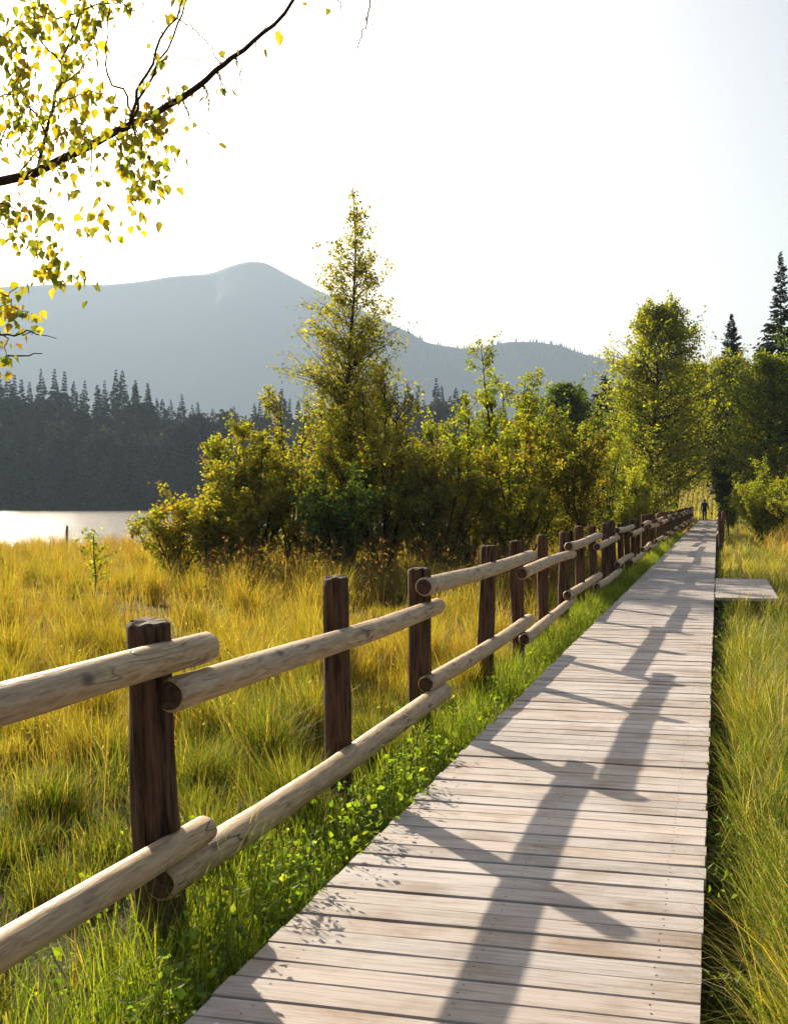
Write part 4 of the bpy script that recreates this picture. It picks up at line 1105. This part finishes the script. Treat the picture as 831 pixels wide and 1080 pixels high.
    link('foliage', mesh_np('foliage', V, q, M_BLEAF, T), root)
    link('crown', mesh_np('crown', cl[0] + off, cl[1], M_BLEAF, cl[2]), root)
birch()

# ------------------------------------------------------------------ stake at the lake
def stake():
    x, y = ground_xy(70, 47)
    me = log_mesh('wooden_stake', 1.1, .05, .04, 900, 'Z', [M_POST, M_POSTTOP], .005, 12, 10, .01)
    o = link('wooden_stake', me, None, (x, y, float(height(x, y)) - .15)); o.rotation_euler = (0, .04, 0)
    tag(o, 'thin dark wooden stake standing at the near shore of the lake', 'stake')
stake()

# ------------------------------------------------------------------ walker
def walker():
    X, Y = -1.02, 104.0
    root = empty('person', (X, Y, .0)); root.rotation_euler = (0, 0, 0)
    tag(root, 'person in dark clothes walking away at the far end of the boardwalk', 'person')
    J = {'pel': (0, 0, .94, .13, .10), 'waist': (0, .01, 1.10, .13, .095), 'chest': (0, .015, 1.30, .165, .11), 'sho': (0, 0, 1.43, .12, .085), 'neck': (0, .005, 1.51, .052, .052), 'jaw': (0, .03, 1.585, .068, .078), 'head': (0, .025, 1.67, .08, .095), 'crown': (0, .015, 1.745, .055, .065),
         'hl': (-.095, 0, .90, .095, .095), 'kl': (-.10, .16, .50, .062, .062), 'al': (-.10, .20, .10, .042, .042), 'fl': (-.10, .36, .045, .04, .03),
         'hr': (.095, 0, .90, .095, .095), 'kr': (.10, .01, .49, .062, .062), 'ar': (.10, -.27, .14, .042, .042), 'fr': (.10, -.17, .045, .04, .03),
         'sl': (-.19, 0, 1.42, .06, .06), 'el': (-.26, -.10, 1.16, .045, .045), 'wl': (-.25, .0, .93, .032, .032), 'pl': (-.245, .05, .86, .036, .024), 'tl': (-.24, .08, .79, .02, .016),
         'sr': (.19, 0, 1.42, .06, .06), 'er': (.29, -.02, 1.17, .045, .045), 'wr': (.33, .12, .98, .032, .032), 'pr': (.33, .17, .92, .036, .024), 'tr': (.325, .21, .86, .02, .016)}
    E = [('pel', 'waist'), ('waist', 'chest'), ('chest', 'sho'), ('sho', 'neck'), ('neck', 'jaw'), ('jaw', 'head'), ('head', 'crown'), ('pel', 'hl'), ('hl', 'kl'), ('kl', 'al'), ('al', 'fl'), ('pel', 'hr'), ('hr', 'kr'), ('kr', 'ar'), ('ar', 'fr'),
         ('sho', 'sl'), ('sl', 'el'), ('el', 'wl'), ('wl', 'pl'), ('pl', 'tl'), ('sho', 'sr'), ('sr', 'er'), ('er', 'wr'), ('wr', 'pr'), ('pr', 'tr')]
    names = list(J); me = bpy.data.meshes.new('tmp')
    me.from_pydata([J[n][:3] for n in names], [(names.index(a), names.index(b)) for a, b in E], [])
    o = bpy.data.objects.new('tmp', me); COL.objects.link(o)
    o.modifiers.new('s', 'SKIN'); o.modifiers.new('d', 'SUBSURF').levels = 2
    sv = me.skin_vertices[0].data
    for i, n in enumerate(names): sv[i].radius = [q_ * (1.28 if n[0] not in 'njcpt' or n in ('pel', 'chest') else 1.1) for q_ in J[n][3:5]]; sv[i].use_root = (n == 'pel')
    dg = bpy.context.evaluated_depsgraph_get(); body = bpy.data.meshes.new_from_object(o.evaluated_get(dg))
    bpy.data.objects.remove(o)
    body.materials.clear()
    for m in (plain_mat('dark_shirt', (.022, .022, .028), .8, .3), plain_mat('dark_trousers', (.014, .015, .02), .8, .3), plain_mat('skin', (.36, .2, .14), .5, .1), plain_mat('shoes', (.03, .025, .022), .6, .3)): body.materials.append(m)
    for p in body.polygons:
        c = p.center; p.use_smooth = True
        if c.z > 1.53: k = 2
        elif abs(c.x) > .19 and c.z < .97: k = 2
        elif c.z < .11: k = 3
        elif c.z < .98: k = 1
        else: k = 0
        p.material_index = k
    body.name = 'body'; link('body', body, root)
    bm = bmesh.new(); bmesh.ops.create_icosphere(bm, subdivisions=3, radius=.122)
    for v in bm.verts:
        v.co = Vector((v.co.x * .9, v.co.y * 1.05 - .012, v.co.z * 1.05)); n = math.sin(v.co.x * 60) * math.sin(v.co.z * 50) * .003
        v.co += v.co.normalized() * n
    bmesh.ops.delete(bm, geom=[v for v in bm.verts if v.co.y > .05 and v.co.z < .05 or v.co.z < -.1], context='VERTS')
    hm = bpy.data.meshes.new('hair'); bm.to_mesh(hm); bm.free(); hm.materials.append(plain_mat('hair', (.03, .02, .015), .6, .3))
    link('hair', hm, root, (0, .02, 1.675))
walker()

# ------------------------------------------------------------------ haze
def haze():
    bm = bmesh.new(); bmesh.ops.create_cube(bm, size=1)
    me = bpy.data.meshes.new('haze'); bm.to_mesh(me); bm.free()
    m, nt, nd, ln = new_mat('haze_air'); out = N(nd, 'ShaderNodeOutputMaterial'); v = N(nd, 'ShaderNodeVolumePrincipled')
    v.inputs['Color'].default_value = (.58, .77, 1.0, 1); v.inputs['Density'].default_value = HAZE; v.inputs['Anisotropy'].default_value = .25
    ln.new(v.outputs[0], out.inputs['Volume']); me.materials.append(m)
    o = link('haze', me, None, (0, 0, 425 - 2)); o.scale = (11000, 11000, 860)
    o.location = (0, 0, 860 / 2 - 8)
    tag(o, 'pale air haze fading the mountain and far shore', 'haze', kind='stuff')
HAZE = .00014
haze()

# ------------------------------------------------------------------ light
SUN_EL = R(24.3); SUN_AZ = R(41.6)           # left of +Y
sd = Vector((-math.sin(SUN_AZ) * math.cos(SUN_EL), math.cos(SUN_AZ) * math.cos(SUN_EL), math.sin(SUN_EL)))
sun = bpy.data.lights.new('sun', 'SUN'); sun.energy = 5.0; sun.angle = R(.53); sun.color = (1.0, .87, .69)
so = bpy.data.objects.new('sun', sun); COL.objects.link(so); so.rotation_euler = (-sd).to_track_quat('-Z', 'Y').to_euler(); so.location = (-30, 30, 40)
w = bpy.data.worlds.new('World'); scene.world = w; w.use_nodes = True
nt = w.node_tree; bg = nt.nodes['Background']
skt = nt.nodes.new('ShaderNodeTexSky'); skt.sky_type = 'NISHITA'; skt.sun_disc = False
skt.sun_elevation = SUN_EL; skt.sun_rotation = -SUN_AZ; skt.air_density = 1.0; skt.dust_density = 5.5; skt.ozone_density = .5
nt.links.new(skt.outputs[0], bg.inputs[0]); bg.inputs[1].default_value = .052

cam = bpy.data.cameras.new('camera'); co = bpy.data.objects.new('camera', cam); COL.objects.link(co)
co.location = (0, 0, HC); co.rotation_euler = (R(90), 0, TH)
cam.sensor_fit = 'VERTICAL'; cam.sensor_height = 36; cam.sensor_width = 36; cam.lens = 36 * F / 1080
cam.shift_y = -10 / 1080; cam.clip_end = 30000; cam.clip_start = .05
scene.camera = co
scene.render.resolution_x = 787; scene.render.resolution_y = 1024
vs = scene.view_settings; vs.view_transform = 'Standard'; vs.look = 'None'; vs.gamma = 1; vs.exposure = 1.32; vs.use_curve_mapping = False
